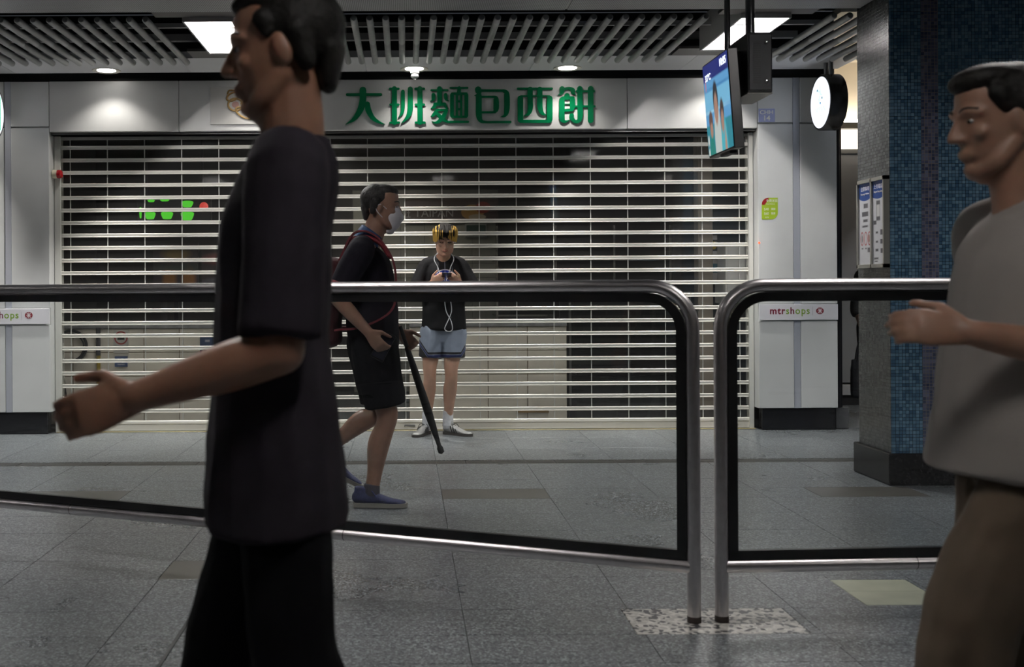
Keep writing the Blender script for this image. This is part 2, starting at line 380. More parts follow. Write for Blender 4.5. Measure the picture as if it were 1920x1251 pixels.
boxp('channel_bar', -6, 2.9, 8.05, 8.1, 3.0, 3.05, M('pale channel', (.4,.4,.4), .5), ceiling)
boxp('channel_bar', -6, 2.9, 7.2, 7.22, 3.1, 3.13, tube_m, ceiling)
tm = MB(); N = 16; r = .0225
prof = [(0.001,-.665),(r*.7,-.663),(r,-.655),(r,.0),(r*.93,.002),(r*.93,.006),(r,.008),(r,.66),(r*.7,.668),(.001,.67)]
tm.lathe(prof, 16, axis='y'); tme = tm.mesh('ceiling_tube', smooth=True); tme.materials.append(tube_m)
GAPS = [(-1.60,-.79), (1.98,2.62)]
x = -3.65
xs = []
while x < 4.45:
    if not any(a < x < b for a, b in GAPS): xs.append(x)
    x += .101
for x in xs: part('ceiling_tube', tme, None, ceiling, (x, 7.553, 2.872))
for a, b in GAPS:   # dark trays closing the gaps around the luminaires
    pm = M('dark tray', (.09,.085,.085), .5)
    boxp('luminaire_tray', a+.02, b-.02, 6.8, 6.96, 2.9, 2.92, pm, ceiling)
    boxp('luminaire_tray', a+.02, b-.02, 7.95, 8.2, 2.9, 2.92, pm, ceiling)

# ---- shopfront wall
wall = root('wall_front', 'pale enamel panelled shopfront wall around the shutter', kind='structure', loc=(0,8.9,0))
XL, XR, YF = -2.876, 2.858, 8.85
for a, b in [(XL,-1.826),(-1.826,1.805),(1.805,XR)]:
    boxp('fascia_panel', a+.002, b-.002, YF, YF+.05, 2.449, 2.858, white_enamel, wall, .003)
boxp('fascia_backing', -7, 3.5, YF+.05, YF+.14, 2.43, 3.4, black_m, wall)
boxp('fascia_underside', XL, XR, YF+.04, 9.07, 2.43, 2.448, M('dark lintel', (.12,.12,.12), .4, .5), wall)
def pier(xa, xb, strip, xo):
    """panels left and right of an aluminium strip, band gap, black plinth"""
    for x0, x1 in [(xa, strip[0]), (strip[1], xb)]:
        for z0, z1 in [(.178,.888),(1.022,2.483),(2.491,2.858)]:
            boxp('pier_panel', x0+.0025, x1-.0025, YF, YF+.03, z0+.002, z1-.002, pier_panel_m, wall, .003)
    boxp('joint_strip', strip[0], strip[1], YF+.006, YF+.03, .178, 2.858, alu, wall, .002)
    boxp('pier_core', xa+.004, xb-.004, YF+.03, 9.2, .178, 2.86, pier_panel_m, wall)
    boxp('plinth', xa+(.03 if xo > 0 else 0), xb-(.02 if xo > 0 else .03), YF+.012, 9.2, 0, .177, black_gloss, wall, .003)
pier(XR, 3.5, (3.146,3.2), 1)
pier(-3.62, XL, (-3.24,-3.188), -1)
boxp('wall_wing', -7, -3.625, YF+.0, 9.2, 0, 2.858, pier_panel_m, wall)
# corridor to the right of the pier
dark_frame = M('dark bronze frame', (.02,.02,.024), .3, .7)
for x0, x1, y0 in [(3.503,3.53,8.87),(3.535,3.555,8.9),(3.56,3.575,8.95)]: boxp('door_jamb', x0, x1, y0, 9.2, .178, 2.55, dark_frame, wall, .003)
boxp('jamb_foot', 3.51, 3.62, 8.93, 9.2, 0, .178, M('grey foot', (.13,.13,.135), .4, .4), wall, .004)
wr = root('wall_corridor', 'grey corridor wall beyond the pier, seen past the column', kind='structure', loc=(4.5,10.7,0))
boxp('wall_panel', 3.55, 7, 10.7, 10.8, .22, 2.46, M('corridor grey', (.33,.33,.34), .5, noise=(2,.08)), wr)
boxp('skirting', 3.55, 7, 10.66, 10.8, .1, .2, M('pale skirting', (.6,.6,.62), .4), wr, .004)
boxp('skirting_base', 3.55, 7, 10.7, 10.8, 0, .1, black_m, wr)
boxp('upper_wall', 3.5, 7, 10.74, 10.84, 2.66, 3.42, M('warm white', (.75,.7,.62), .6), wr)
boxp('light_ledge', 3.5, 7, 10.5, 10.74, 2.68, 2.74, M('ledge', (.4,.38,.34), .5), wr, .004)
boxp('grey_band', 3.55, 7, 10.68, 10.8, 2.46, 2.5, M('band grey', (.1,.1,.1), .5), wr)
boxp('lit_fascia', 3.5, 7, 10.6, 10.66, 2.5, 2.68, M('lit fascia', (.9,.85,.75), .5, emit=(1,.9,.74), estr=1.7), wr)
boxp('corridor_ceiling', 3.5, 7, 8.75, 10.9, 3.36, 3.41, M('warm white', (.75,.7,.62), .6), wr)
boxp('cove_lamp', 3.5, 7, 10.56, 10.6, 2.745, 2.775, M('cove lamp', (1,1,1), .5, emit=(1,.86,.66), estr=16), wr)
# enclosing shell out of view
shell = M('station shell', (.12,.12,.125), .6)
for nm, a in [('wall_left',(-7.1,-7,-4.5,13,0,3.5)), ('wall_right',(7,7.1,-4.5,13,0,3.5)), ('wall_rear',(-7,7,-4.6,-4.5,0,3.5)), ('wall_far',(-7,7,13,13.1,0,3.5))]:
    o = boxp(nm, *a, shell, None); tag(o, nm.replace('wall_','plain dark ')+' wall of the station hall', kind='structure')

# ---- mosaic column
colr = root('wall_column', 'square column clad in small blue mosaic tiles on a black plinth', kind='structure', loc=(3.45,6.63,0))
boxp('mosaic_shaft', 2.84, 4.06, 6.40, 6.86, .18, 3.42, mosaic(), colr, .008)
boxp('column_plinth', 2.815, 4.085, 6.372, 6.885, 0, .187, M('black stone plinth', (.012,.011,.012), .2, noise=(60,.6)), colr, .006)

# ================================================================ CEILING FITTINGS
lum_white = M('luminaire reflector', (.6,.6,.6), .35)
lum_emit = M('fluorescent tube', (1,1,1), .5, emit=(1,.97,.95), estr=0)
lum_emit.node_tree.nodes['Principled BSDF'].inputs['Emission Strength'].default_value = LUMINAIRE_W/(math.pi*2*math.pi*.014*.8)
lum_mid = M('half bright fluorescent tube', (1,1,1), .5, emit=(1,.96,.93), estr=.55*LUMINAIRE_W/(math.pi*2*math.pi*.014*.8))
lum_dim = M('ageing fluorescent tube', (1,1,1), .5, emit=(1,.96,.92), estr=.3*LUMINAIRE_W/(math.pi*2*math.pi*.014*.8))  # output lowered so the near figures stay dark
def luminaire(x, y0, label, dim=1.0):
    W_, L_, z = .30, .95, 2.872
    t = root('ceiling_luminaire', label, 'ceiling light', (x, y0+L_/2, z), 'fluorescent ceiling luminaires')
    h = MB()
    h.box(-W_/2-.012,-W_/2,-L_/2,L_/2,0,.22).box(W_/2,W_/2+.012,-L_/2,L_/2,0,.22).box(-W_/2-.012,W_/2+.012,-L_/2-.012,-L_/2,0,.22).box(-W_/2-.012,W_/2+.012,L_/2,L_/2+.012,0,.22).box(-W_/2-.012,W_/2+.012,-L_/2,L_/2,.22,.23)
    part('housing', h.mesh('housing'), M('luminaire housing', (.5,.5,.5), .5), t, (x, y0+L_/2, z))
    arc = [(-W_/2*math.cos(a), .012+.195*math.sin(a)) for a in [math.pi*i/14 for i in range(15)]]
    rf = MB(); n = len(arc)
    rf.add([(p[0], -L_/2+.001, p[1]) for p in arc]+[(p[0], L_/2-.001, p[1]) for p in arc], [(i,i+1,n+i+1,n+i) for i in range(n-1)])
    part('reflector', rf.mesh('reflector', smooth=True), lum_white, t, (x, y0+L_/2, z))
    ep = MB().prism([(-W_/2,.001)]+arc+[(W_/2,.001)], L_/2-.02, L_/2-.012)
    part('end_plate', ep.mesh('end_plate'), M('end plate', (.1,.09,.09), .5), t, (x, y0+L_/2, z))
    tb = MB().lathe([(.004,-.41),(.014,-.405),(.014,.395),(.004,.4)], 12, axis='y')
    part('lamp_tube', tb.mesh('lamp_tube', smooth=True), {1.0: lum_emit, .6: lum_mid}.get(dim, lum_dim), t, (x, y0+L_/2, z+.15))
    return t
luminaire(-1.25, 6.97, 'square lit recessed fluorescent luminaire at the left among the ceiling tubes')
luminaire(2.30, 6.95, 'lit fluorescent luminaire partly hidden behind the hanging screen')
for x, nm in ((-4.75,'left'), (5.8,'right')): luminaire(x, 6.97, 'fluorescent luminaire farther '+nm+' along the ceiling tubes, outside the view')
for x, nm in ((-4.75,'far left'), (-1.25,'left'), (2.3,'right'), (5.6,'far right')): luminaire(x, 3.32, 'fluorescent luminaire over the barriers, '+nm+' one of its strip', .6)
for x, nm in ((-3.0,'leftmost'), (.6,'middle'), (4.2,'rightmost')): luminaire(x, .3, nm+' dim fluorescent luminaire in the ceiling strip above the viewer', .25)
dl_emit = M('downlight lens', (1,1,1), .4, emit=(1,.97,.92), estr=9)
DLN = {0:'round recessed downlight at the far left above the blank fascia panel', 1:'round recessed downlight above the small brown logo sign', 2:'round recessed downlight beside the smoke detector', 3:'round recessed downlight above the last green sign character', 4:'round recessed downlight next to the hanging screen', 5:'round recessed downlight beyond the left edge of the shopfront'}
for i, x in enumerate((-2.35, -1.13, .08, 1.29, 2.47, -3.55)):
    t = root('downlight', DLN[i], 'downlight', (x, 8.63, 2.9), 'shopfront downlights')
    part('trim_ring', MB().lathe([(.074,.0),(.108,-.006),(.112,-.001),(.112,.012),(.07,.03)], 24).mesh('trim_ring', smooth=True), M('downlight trim', (.6,.58,.52), .4, .4), t, (x, 8.63, 2.9))
    part('lens', MB().lathe([(.001,-.006),(.04,-.008),(.073,-.003),(.073,.004)], 24).mesh('lens', smooth=True), dl_emit, t, (x, 8.63, 2.9))
    for en, ang, bl in ((DOWNLIGHT_W[0], 116, .6), (DOWNLIGHT_W[1], 54, 1.0)):
        ld = bpy.data.lights.new('downlight_beam', 'SPOT'); ld.energy = en; ld.color = (1,.96,.9); ld.spot_size = R(ang); ld.spot_blend = bl; ld.shadow_soft_size = .04
        lo = bpy.data.objects.new('downlight_beam', ld); COL.objects.link(lo); lo.parent = t; lo.location = (0, 0, -.015)
t = root('smoke_detector', 'small white smoke detector hanging from the soffit under a downlight', 'smoke detector', (.085, 8.695, 2.893))
part('base', MB().lathe([(.034,0),(.036,-.004),(.036,-.016),(.028,-.022)], 18).mesh('base', smooth=True), white_p, t, (.085,8.695,2.893))
part('sensor_head', MB().lathe([(.028,-.022),(.033,-.044),(.024,-.054),(.012,-.056),(.012,-.066),(.001,-.068)], 18).mesh('sensor_head', smooth=True), M('detector grey', (.5,.5,.5), .4), t, (.085,8.695,2.893))

# ---- hanging screen and its cabinet
DN = 5.6
tv = root('hanging_screen', 'black ceiling-hung display cabinet with a lit screen facing left', 'screen', (1.78, 5.75, 2.14))
sk = []
SX0 = 1.708
skin_c = (.35,.2,.15)
scr = print_mat('screen picture', (.10,.30,.55), [
    ('b',.0,-.23,.25,.14,(.03,.22,.28)), ('b',0,.04,.25,.05,(.16,.42,.62)), ('b',-.1,.1,.2,.006,(.05,.2,.42)), ('b',.06,-.02,.2,.008,(.3,.55,.7)),
    ('e',.135,-.3,.05,.17,(.02,.2,.17)), ('e',.135,-.07,.035,.055,(.12,.07,.06)), ('e',.13,-.12,.026,.04,skin_c),
    ('e',.02,-.2,.062,.22,(.45,.5,.48)), ('e',.025,.03,.045,.10,(.03,.03,.04)), ('e',.025,-.02,.033,.085,skin_c),
    ('e',-.09,-.26,.055,.2,(.06,.38,.45)), ('e',-.075,-.05,.034,.07,(.06,.04,.04)), ('e',-.075,-.10,.025,.06,skin_c), ('e',-.11,-.3,.02,.15,(.4,.25,.2)),
    ('b',0,.2,.25,.05,(.012,.02,.16)), ('b',.185,.13,.006,.02,(.7,.1,.1)), ('b',.2,-.24,.012,.022,(.6,.6,.55)), ('b',.2,-.17,.012,.022,(.6,.6,.55))],
    axes=('Y','Z'), emit=.85, soft=.006)
# local: Y along depth (+ far), Z up; leans so that its lower edge is set back
tilt = Euler((0, R(-4.0), 0))
SC = (1.665, 5.60+.215, 2.137)
o = part('screen_case', MB().box(.002,.055,-.232,.232,-.262,.25).mesh('screen_case', .004), M('black plastic case', (.012,.012,.014), .35), tv, SC, tilt)
o2 = part('screen_panel', MB().box(-.001,.003,-.222,.222,-.25,.24).mesh('screen_panel'), scr, tv, SC, tilt)
part('speaker_bar', MB().box(.01,.05,-.12,.05,-.277,-.262).mesh('speaker_bar', .003), black_m, tv, SC, tilt)
glow = M('screen lettering', (1,1,1), .5, emit=(.75,.8,.95), estr=1.4)
def scrtxt(t_, s, y, z):
    rot = (Matrix.Rotation(R(-4),4,'Y') @ Matrix.Rotation(R(-90),4,'Z') @ Matrix.Rotation(R(90),4,'X')).to_euler()
    off = Matrix.Rotation(R(-4),3,'Y') @ Vector((-.003, y, z))
    part('screen_text', text_mesh(t_, s, .001, .0008), glow, tv, Vector(SC)+off, rot)
scrtxt('10:05', .055, -.15, .2); scrtxt('33°C', .05, .13, .165)
cab = root  # cabinet parts
CB = (1.765, 1.893, 5.62, 5.95, 2.165, 2.475)
boxp('cabinet', *CB, M('black powder coat', (.010,.010,.012), .55, spec=.25, bump=(300,.05)), tv, .004)
boxp('cabinet_door', CB[0]+.008, CB[1]-.006, CB[2]-.006, CB[2]+.001, CB[4]+.012, CB[5]-.012, M('black door', (.03,.03,.034), .5, spec=.25), tv, .002)
for k in range(24): boxp('vent_slot', CB[0]+.028, CB[0]+.066, CB[2]-.0075, CB[2]-.004, CB[4]+.045+k*.0092, CB[4]+.05+k*.0092, black_m, tv)
for z in (CB[4]+.055, CB[5]-.055): part('door_lock', MB().lathe([(.001,-.012),(.007,-.011),(.01,-.006),(.01,.002)], 12, axis='y').mesh('door_lock', smooth=True), M('chrome', (.85,.85,.85), .12, 1), tv, (CB[1]-.033, CB[2]-.006, z))
boxp('cabinet_base', CB[0], CB[1], CB[2], CB[3], CB[4]-.006, CB[4]-.001, M('bare base', (.3,.29,.26), .5), tv)
part('drop_pole', MB().lathe([(.024,2.475),(.024,2.9)], 16, c=(1.83,5.78,0)).mesh('drop_pole', smooth=True), M('dark steel pole', (.1,.1,.105), .3, .9), tv)
part('drop_pole', MB().lathe([(.016,2.44),(.016,2.9)], 12, c=(1.745,5.9,0)).mesh('drop_pole', smooth=True), M('dark steel pole', (.1,.1,.105), .3, .9), tv)
boxp('pole_flange', 1.79, 1.87, 5.72, 5.84, 2.476, 2.488, alu, tv, .002)
boxp('wall_bracket', 1.72, 1.77, 5.72, 5.9, 2.22, 2.4, black_m, tv, .004)

# ---- round lightbox signs hung from the soffit
def round_sign(x, y, z, face_x, label, yaw=0):
    t = root('round_lightbox_sign', label, 'sign', (x, y, z))
    r_, th = .212, .13; s = face_x
    part('drum', MB().lathe([(.195,-th/2),(r_,-th/2),(r_+.004,-th/2+.006),(r_+.004,th/2-.006),(r_,th/2),(.195,th/2)], 40, axis='x').mesh('drum', smooth=True), M('dark brushed drum', (.055,.052,.05), .26, .85), t, (x,y,z))
    for sg in (-1, 1):
        part('lit_face', MB().lathe([(.197,sg*(th/2-.004)),(.197,sg*(th/2+.0015)),(.001,sg*(th/2+.003))] if sg > 0 else [(.001,-(th/2+.003)),(.197,-(th/2+.0015)),(.197,-(th/2-.004))], 40, axis='x').mesh('lit_face', smooth=True), M('lit sign face', (.9,.9,.95), .4, emit=(.86,.9,1), estr=.9), t, (x,y,z))
    for dy in (-.03, .03): part('hanger_rod', MB().lathe([(.017,z+r_-.003),(.017,2.9)], 12, c=(x,y+dy*1.6,0)).mesh('hanger_rod', smooth=True), M('dull rod', (.2,.2,.2), .35, .8), t)
    return t
RX = (3.28, 8.45, 2.585)
t = round_sign(*RX, -1, 'round backlit sign with a pale blue figure hung beside the pier')
rl = (Matrix.Rotation(R(-90),4,'Z') @ Matrix.Rotation(R(90),4,'X')).to_euler()
fx = RX[0]-.065-.0035
ltx = M('pale blue print', (.3,.5,.7), .5, emit=(.55,.72,.92), estr=1.0); dkx = M('teal print', (.02,.2,.25), .5, emit=(.05,.25,.35), estr=.6)
part('lettering', text_mesh('TAIPAN', .066, .001, .001), ltx, t, (fx, RX[1], RX[2]-.06), rl)
part('lettering', text_mesh('大班麵包', .05, .001, .0), ltx, t, (fx, RX[1], RX[2]-.115), rl)
fg = MB()
for (pts) in [[(.0,.14,.008),(.01,.08,.02),(-.01,.02,.016),(.0,-.02,.004)], [(-.045,.11,.01),(-.02,.09,.016),(.01,.085,.01)], [(.045,.05,.01),(.02,.06,.014),(-.01,.05,.008)], [(-.03,.03,.01),(-.01,.0,.014),(.02,-.015,.006)]]:
    fg.prism([(RX[1]-p[0], RX[2]+p[1]+.0) for p in ribbon(pts)], fx-.0005, fx+.0005, 'x')
part('figure_mark', fg.mesh('figure_mark'), ltx, t)
for (a, b) in [(-.05,.1),(.045,.03),(.01,-.005)]:
    dd = MB().prism([(RX[1]-a-.008,RX[2]+b-.008),(RX[1]-a+.008,RX[2]+b-.008),(RX[1]-a+.008,RX[2]+b+.008),(RX[1]-a-.008,RX[2]+b+.008)], fx-.001, fx, 'x')
    part('dot_mark', dd.mesh('dot_mark'), dkx, t)
LX = (-3.235, 8.45, 2.552)
t = round_sign(*LX, 1, 'round backlit sign cut by the left edge, with green frame and orange numeral')
fx = LX[0]+.065+.004
def fl(pts, nm, mat):
    me = MB().prism([(LX[1]+p[0], LX[2]+p[1]) for p in pts], fx-.0005, fx+.0006, 'x').mesh(nm); part(nm, me, mat, t)
grn = M('sign green', (0,.3,.15), .5, emit=(.0,.55,.32), estr=.8); org = M('sign orange', (.8,.2,.02), .5, emit=(1,.25,.03), estr=.9); red = M('sign red', (.6,.02,.03), .5, emit=(.85,.04,.06), estr=.8)
for q in ([(-.12,.15),(.12,.13),(.12,.118),(-.12,.136)], [(.108,.13),(.12,.13),(.12,-.13),(.108,-.12)], [(-.12,-.12),(.12,-.13),(.12,-.118),(-.12,-.108)], [(-.12,.15),(-.108,.15),(-.108,-.12),(-.12,-.12)]): fl(q, 'frame_mark', grn)
fl([(-.085,.1),(.08,.09),(.08,.05),(.04,.03),(.025,.055),(-.085,.06)], 'numeral_top', org); fl([(.06,.08),(.085,.09),(.06,.0),(.01,-.03),(.01,.0)], 'numeral_stem', red); fl([(0,-.05),(.05,-.05),(.05,-.115),(.0,-.11)], 'numeral_foot', red)
rr = (Matrix.Rotation(R(90),4,'Z') @ Matrix.Rotation(R(90),4,'X')).to_euler()
part('lettering', text_mesh('ELEVEN', .05, .001, .001), grn, t, (fx, LX[1], LX[2]-.03), rr)
# ================================================================ SHUTTER
YS = 9.0
sh = root('roller_shutter', 'closed roller shutter of cream slats with clear panels between', 'shutter', (0, 9.03, 0))
SL, SR = -2.832, 2.828; PITCH = .1034; Z0 = 2.34
sl = MB(); W2 = (SR-SL)/2
prof = [(-.016,.002),(-.0145,-.001),(-.0125,-.003),(-.0085,-.002),(-.006,.002),(-.0045,.002),(-.0035,-.001),(.012,-.004),(.0155,-.001),(.016,.004),(-.016,.004)]
n = len(prof)
# profile in (z, y) swept along X
vs_ = [(sx*W2, p[1], p[0]) for sx in (-1,1) for p in prof]
sl.add(vs_, [tuple(range(n)), tuple(range(2*n-1,n-1,-1))]+[((i+1)%n, i, i+n, (i+1)%n+n) for i in range(n)])
slm = sl.mesh('slat'); slm.materials.append(slat_m)
for k in range(22): part('slat', slm, None, sh, ((SL+SR)/2, YS+.008, Z0-PITCH*k))
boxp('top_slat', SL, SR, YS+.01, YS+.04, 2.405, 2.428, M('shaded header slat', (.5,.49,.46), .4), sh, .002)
bb = MB().box(SL,SR,YS-.004,YS+.03,.005,.062).box(SL,SR,YS-.01,YS+.03,.062,.088)
part('bottom_bar', bb.mesh('bottom_bar', .003), slat_m, sh)
part('bar_handle', MB().prism([(-.035+.0,.0)]+[(-.035-.012*math.cos(a),.012*math.sin(a)) for a in (-1,0,1)]+[(.035+.012*math.cos(a),.012*math.sin(a)) for a in (1,0,-1)], -.003, .003).mesh('bar_handle'), M('recess grey', (.16,.16,.16), .5), sh, (.03, YS-.005, .034))
xs = [-2.759+.3065*i for i in range(19)]
edges = [SL]+xs+[SR]
pm = boxm('clear_panel', .302, .004, PITCH-.03); pm.materials.append(pane_m)
cells = []
for k in range(-1, 22):
    zc = Z0-PITCH*k-PITCH/2
    for a, b in zip(edges, edges[1:]):
        if b-a > .29: cells.append(((a+b)/2, zc))
cells.sort(key=lambda c: abs(c[0]-.4)*.6+abs(c[1]-1.2))
for c in cells[:300]: part('clear_panel', pm, None, sh, (c[0], YS+.016, c[1]))
rest = MB()
for c in cells[300:]: rest.box(c[0]-.151, c[0]+.151, YS+.014, YS+.018, c[1]-(PITCH-.03)/2, c[1]+(PITCH-.03)/2)
for k in range(-1, 22):
    zc = Z0-PITCH*k-PITCH/2
    for a, b in ((SL, xs[0]), (xs[-1], SR)): rest.box(a+.002, b-.002, YS+.014, YS+.018, zc-(PITCH-.03)/2, zc+(PITCH-.03)/2)
o = part('outer_clear_panels', rest.mesh('outer_clear_panels'), pane_m, sh); o['kind'] = 'stuff'
rod = boxm('panel_rod', .007, .008, 2.33); rod.materials.append(M('pale rod', (.7,.7,.67), .4))
for x in xs: part('panel_rod', rod, None, sh, (x, YS+.022, 1.245))
for x0, x1 in ((XL+.001, SL+.006), (SR-.006, XR-.001)):
    g = MB().box(x0,x1,YS-.03,YS-.002,.0,2.43).box(x0,x1,YS+.034,YS+.05,.0,2.43)
    part('guide_rail', g.mesh('guide_rail', .002), M('guide rail cream', (.62,.62,.58), .35), sh)

# ================================================================ FASCIA LETTERING
SA = 7.68
def ch_pts(strokes, ox):
    out = []
    for s in strokes:
        q = []
        for (x, y, w_) in s:
            px, py = ox+x/SA, 150+y/SA
            dx, dy = px-PX0, py-PY0
            q.append(((dx-ROLL*dy)/231.6, CAM_Z-(dy+ROLL*dx)/231.6, w_/SA/231.6))
        out.append(q)
    return out
def S(*a): return [tuple(p) for p in a]
CH = {}
CH['character_da'] = (640, [S((85,215,38),(570,213,38)), S((312,150,98),(310,300,95),(275,430,88),(190,560,58),(60,645,3)), S((375,352,78),(392,440,84),(450,545,66),(540,610,36),(628,641,3))])
def wang(x, y2=618): return [S((x,130,74),(x+2,615,74)), S((x-63,131,32),(x+60,131,32)), S((x-58,359,32),(x+60,359,32)), S((x-58,y2,32),(x+68,y2,32))]
CH['character_ban'] = (640, wang(764)+wang(1130)+[S((887,172,56),(887,300,57),(885,420,54),(866,490,42),(820,545,3)), S((993,135,74),(993,300,75),(990,430,74),(955,535,58),(860,632,3))])
CH['character_mian'] = (640, [S((1295,151,26),(1530,150,26)), S((1413,130,72),(1415,345,70)), S((1325,218,54),(1324,270,50),(1305,300,22),(1275,308,3)), S((1500,218,54),(1506,270,50),(1525,298,22),(1555,305,3)),
    S((1345,352,46),(1490,352,46)), S((1365,352,44),(1332,392,48),(1285,418,3)), S((1485,352,48),(1512,398,34),(1542,418,3)),
    S((1395,428,26),(1360,465,48),(1322,512,46),(1285,530,3)), S((1360,436,30),(1510,436,32)), S((1512,440,48),(1470,530,64),(1405,600,52),(1350,618,26),(1300,598,3)),
    S((1385,490,50),(1450,560,62),(1525,604,34),(1600,606,31),(1825,606,30)),
    S((1570,118,28),(1815,117,28)), S((1697,120,50),(1690,195,60)), S((1592,220,55),(1592,515,55)), S((1799,220,55),(1799,515,55)), S((1592,200,34),(1799,200,34)), S((1592,536,30),(1799,536,30)),
    S((1663,200,30),(1663,535,30)), S((1725,200,30),(1725,535,30)), S((1663,312,26),(1725,312,26)), S((1663,425,26),(1725,425,26))])
CH['character_bao'] = (880, [S((125,142,92),(132,185,84),(120,215,44),(70,230,3)), S((150,157,36),(500,157,36)), S((480,157,36),(525,178,60),(538,230,80),(537,430,80),(512,512,46),(445,536,3)),
    S((140,247,30),(370,245,30)), S((360,246,30),(383,280,74),(383,420,78),(355,466,34)), S((180,469,30),(372,468,30)),
    S((135,235,86),(135,380,86),(138,520,84),(165,590,56),(230,609,34),(380,609,33),(590,608,32))])
CH['character_xi'] = (880, [S((697,130,32),(1185,130,32)), S((732,270,82),(732,575,82)), S((1155,270,80),(1155,575,80)), S((740,236,24),(850,234,20)), S((850,234,16),(1050,234,16)), S((1050,234,20),(1150,236,24)), S((735,600,44),(1155,600,44)),
    S((873,140,78),(873,300,78),(874,415,76),(848,490,48),(780,521,3)), S((1012,140,78),(1013,300,78),(1016,400,76),(1045,480,52),(1110,513,3))])
CH['character_bing'] = (880, [S((1332,132,78),(1328,175,64),(1310,208,26),(1270,218,3)), S((1350,140,40),(1430,124,40),(1486,150,62),(1490,185,54),(1528,216,3)), S((1403,232,80),(1403,250,84)),
    S((1330,290,80),(1330,420,80),(1332,555,80),(1370,602,44),(1440,582,3)), S((1340,264,46),(1490,262,46)), S((1481,290,74),(1481,400,74)), S((1360,349,9),(1450,349,9)), S((1370,442,40),(1475,434,44)),
    S((1470,516,66),(1472,555,62),(1525,604,46),(1580,580,64),(1593,500,76)), S((1588,130,80),(1593,520,76)), S((1743,130,80),(1743,585,80)), S((1542,166,30),(1793,166,30)), S((1490,384,28),(1800,384,28))])
sg = root('shop_name_sign', 'row of six large green Chinese characters on the white fascia', 'sign', (.45, 8.85, 2.5))
for nm, (ox, strokes) in CH.items():
    mb = MB()
    for i, q in enumerate(ch_pts(strokes, ox)): mb.prism(ribbon(q), 8.836-.00002*i, 8.8505)
    part(nm, mb.mesh(nm), green_m, sg)
# small acrylic logo board
lb = root('logo_board', 'small grey acrylic logo board with gold swirl and brown characters', 'sign', (-1.17, 8.85, 2.5))
boxp('board', -1.568, -.76, 8.838, 8.85, 2.5, 2.802, M('grey acrylic', (.5,.49,.47), .12), lb, .002)
gold = M('gold print', (.32,.2,.07), .35, .4); brown = M('brown print', (.13,.08,.045), .5)
lg = MB()
for (cx, cz, r0, r1, an) in [(-1.385,2.725,.052,.03,25),(-1.365,2.66,.058,.05,0),(-1.295,2.592,.075,.034,-28),(-1.245,2.65,.04,.06,18)]:
    seg = 28; ca, sa = math.cos(R(an)), math.sin(R(an))
    ring = [(r0*math.cos(2*math.pi*i/seg), r1*math.sin(2*math.pi*i/seg)) for i in range(seg)]
    lg.tube([(cx+p*ca-q*sa, 8.8365, cz+p*sa+q*ca) for p, q in ring], .0085, 6, closed=True)
lg.tube(crom([(-1.43,8.8365,2.745),(-1.41,8.8365,2.775),(-1.35,8.8365,2.765),(-1.31,8.8365,2.72),(-1.32,8.8365,2.66)], 6), .007, 6)
part('swirl_centre', MB().prism([(-1.365+.03*math.cos(2*math.pi*i/20), 2.66+.026*math.sin(2*math.pi*i/20)) for i in range(20)], 8.8368, 8.839).mesh('swirl_centre'), M('dusty pink print', (.36,.2,.18), .5), lb)
part('swirl_mark', lg.mesh('swirl_mark', smooth=True), gold, lb)
def small_char(strokes, ox, x, z, k, nm):
    P = ch_pts(strokes, ox); ax = [p[0] for q in P for p in q]; az = [p[1] for q in P for p in q]
    cx, cz = (min(ax)+max(ax))/2, (min(az)+max(az))/2; mb = MB()
    for i, q in enumerate(P): mb.prism(ribbon([(x+(p[0]-cx)*k, z+(p[1]-cz)*k, p[2]*k) for p in q]), 8.836-.00002*i, 8.8385)
    part(nm, mb.mesh(nm), brown, lb)
small_char(CH['character_da'][1], 640, -1.03, 2.695, .32, 'character_da'); small_char(CH['character_ban'][1], 640, -.925, 2.697, .32, 'character_ban')
lettering('TAIPAN', .058, brown, lb, (-.975, 8.837, 2.612), bold=.0015, sx=1.15)

# ---- bands on the piers
maroon = M('maroon lettering', (.16,.004,.02), .4); lime = M('lime lettering', (.2,.36,.02), .4); band_m = M('white band', (.72,.71,.75), .35)
def band(x0, x1, cx, label):
    t = root('brand_band', label, 'sign', ((x0+x1)/2, 8.845, .892), 'brand bands on the piers')
    boxp('band_board', x0, x1, 8.838, 8.851, .893, 1.02, band_m, t, .002)
    z = .966
    for tx, dx, m_, s in [('m',-.112,maroon,.08),('t',-.064,maroon,.08),('r',-.032,maroon,.08),('s',.004,lime,.08),('h',.042,maroon,.08),('o',.086,lime,.08),('p',.132,lime,.08),('s',.17,lime,.08)]:
        lettering(tx, s, m_, t, (cx+dx, 8.8375, z), bold=.0018 if m_ is maroon and tx != 'h' else .0008, sx=.95)
    boxp('divider', cx+.205, cx+.207, 8.837, 8.838, .93, 1.0, M('divider', (.4,.35,.4), .5), t)
    c = (cx+.265, z)
    part('emblem_disc', MB().prism([(c[0]+.031*math.cos(2*math.pi*i/28), c[1]+.027*math.sin(2*math.pi*i/28)) for i in range(28)], 8.8365, 8.838).mesh('emblem_disc'), M('emblem red', (.22,.012,.022), .4), t)
    em = MB(); 
    for q in ([(0,.02,.005),(0,-.02,.005)], [(-.015,.017,.005),(-.006,.006,.005),(-.006,-.006,.005),(-.015,-.017,.005)], [(.015,.017,.005),(.006,.006,.005),(.006,-.006,.005),(.015,-.017,.005)], [(-.018,0,.004),(.018,0,.004)]):
        em.prism(ribbon([(c[0]+p[0], c[1]+p[1], p[2]) for p in q]), 8.8355, 8.8368)
    part('emblem_strokes', em.mesh('emblem_strokes'), M('emblem white', (.8,.78,.78), .4), t)
band(XR+.003, 3.497, 3.085, 'white band with maroon and green lettering on the pier right of the shutter')
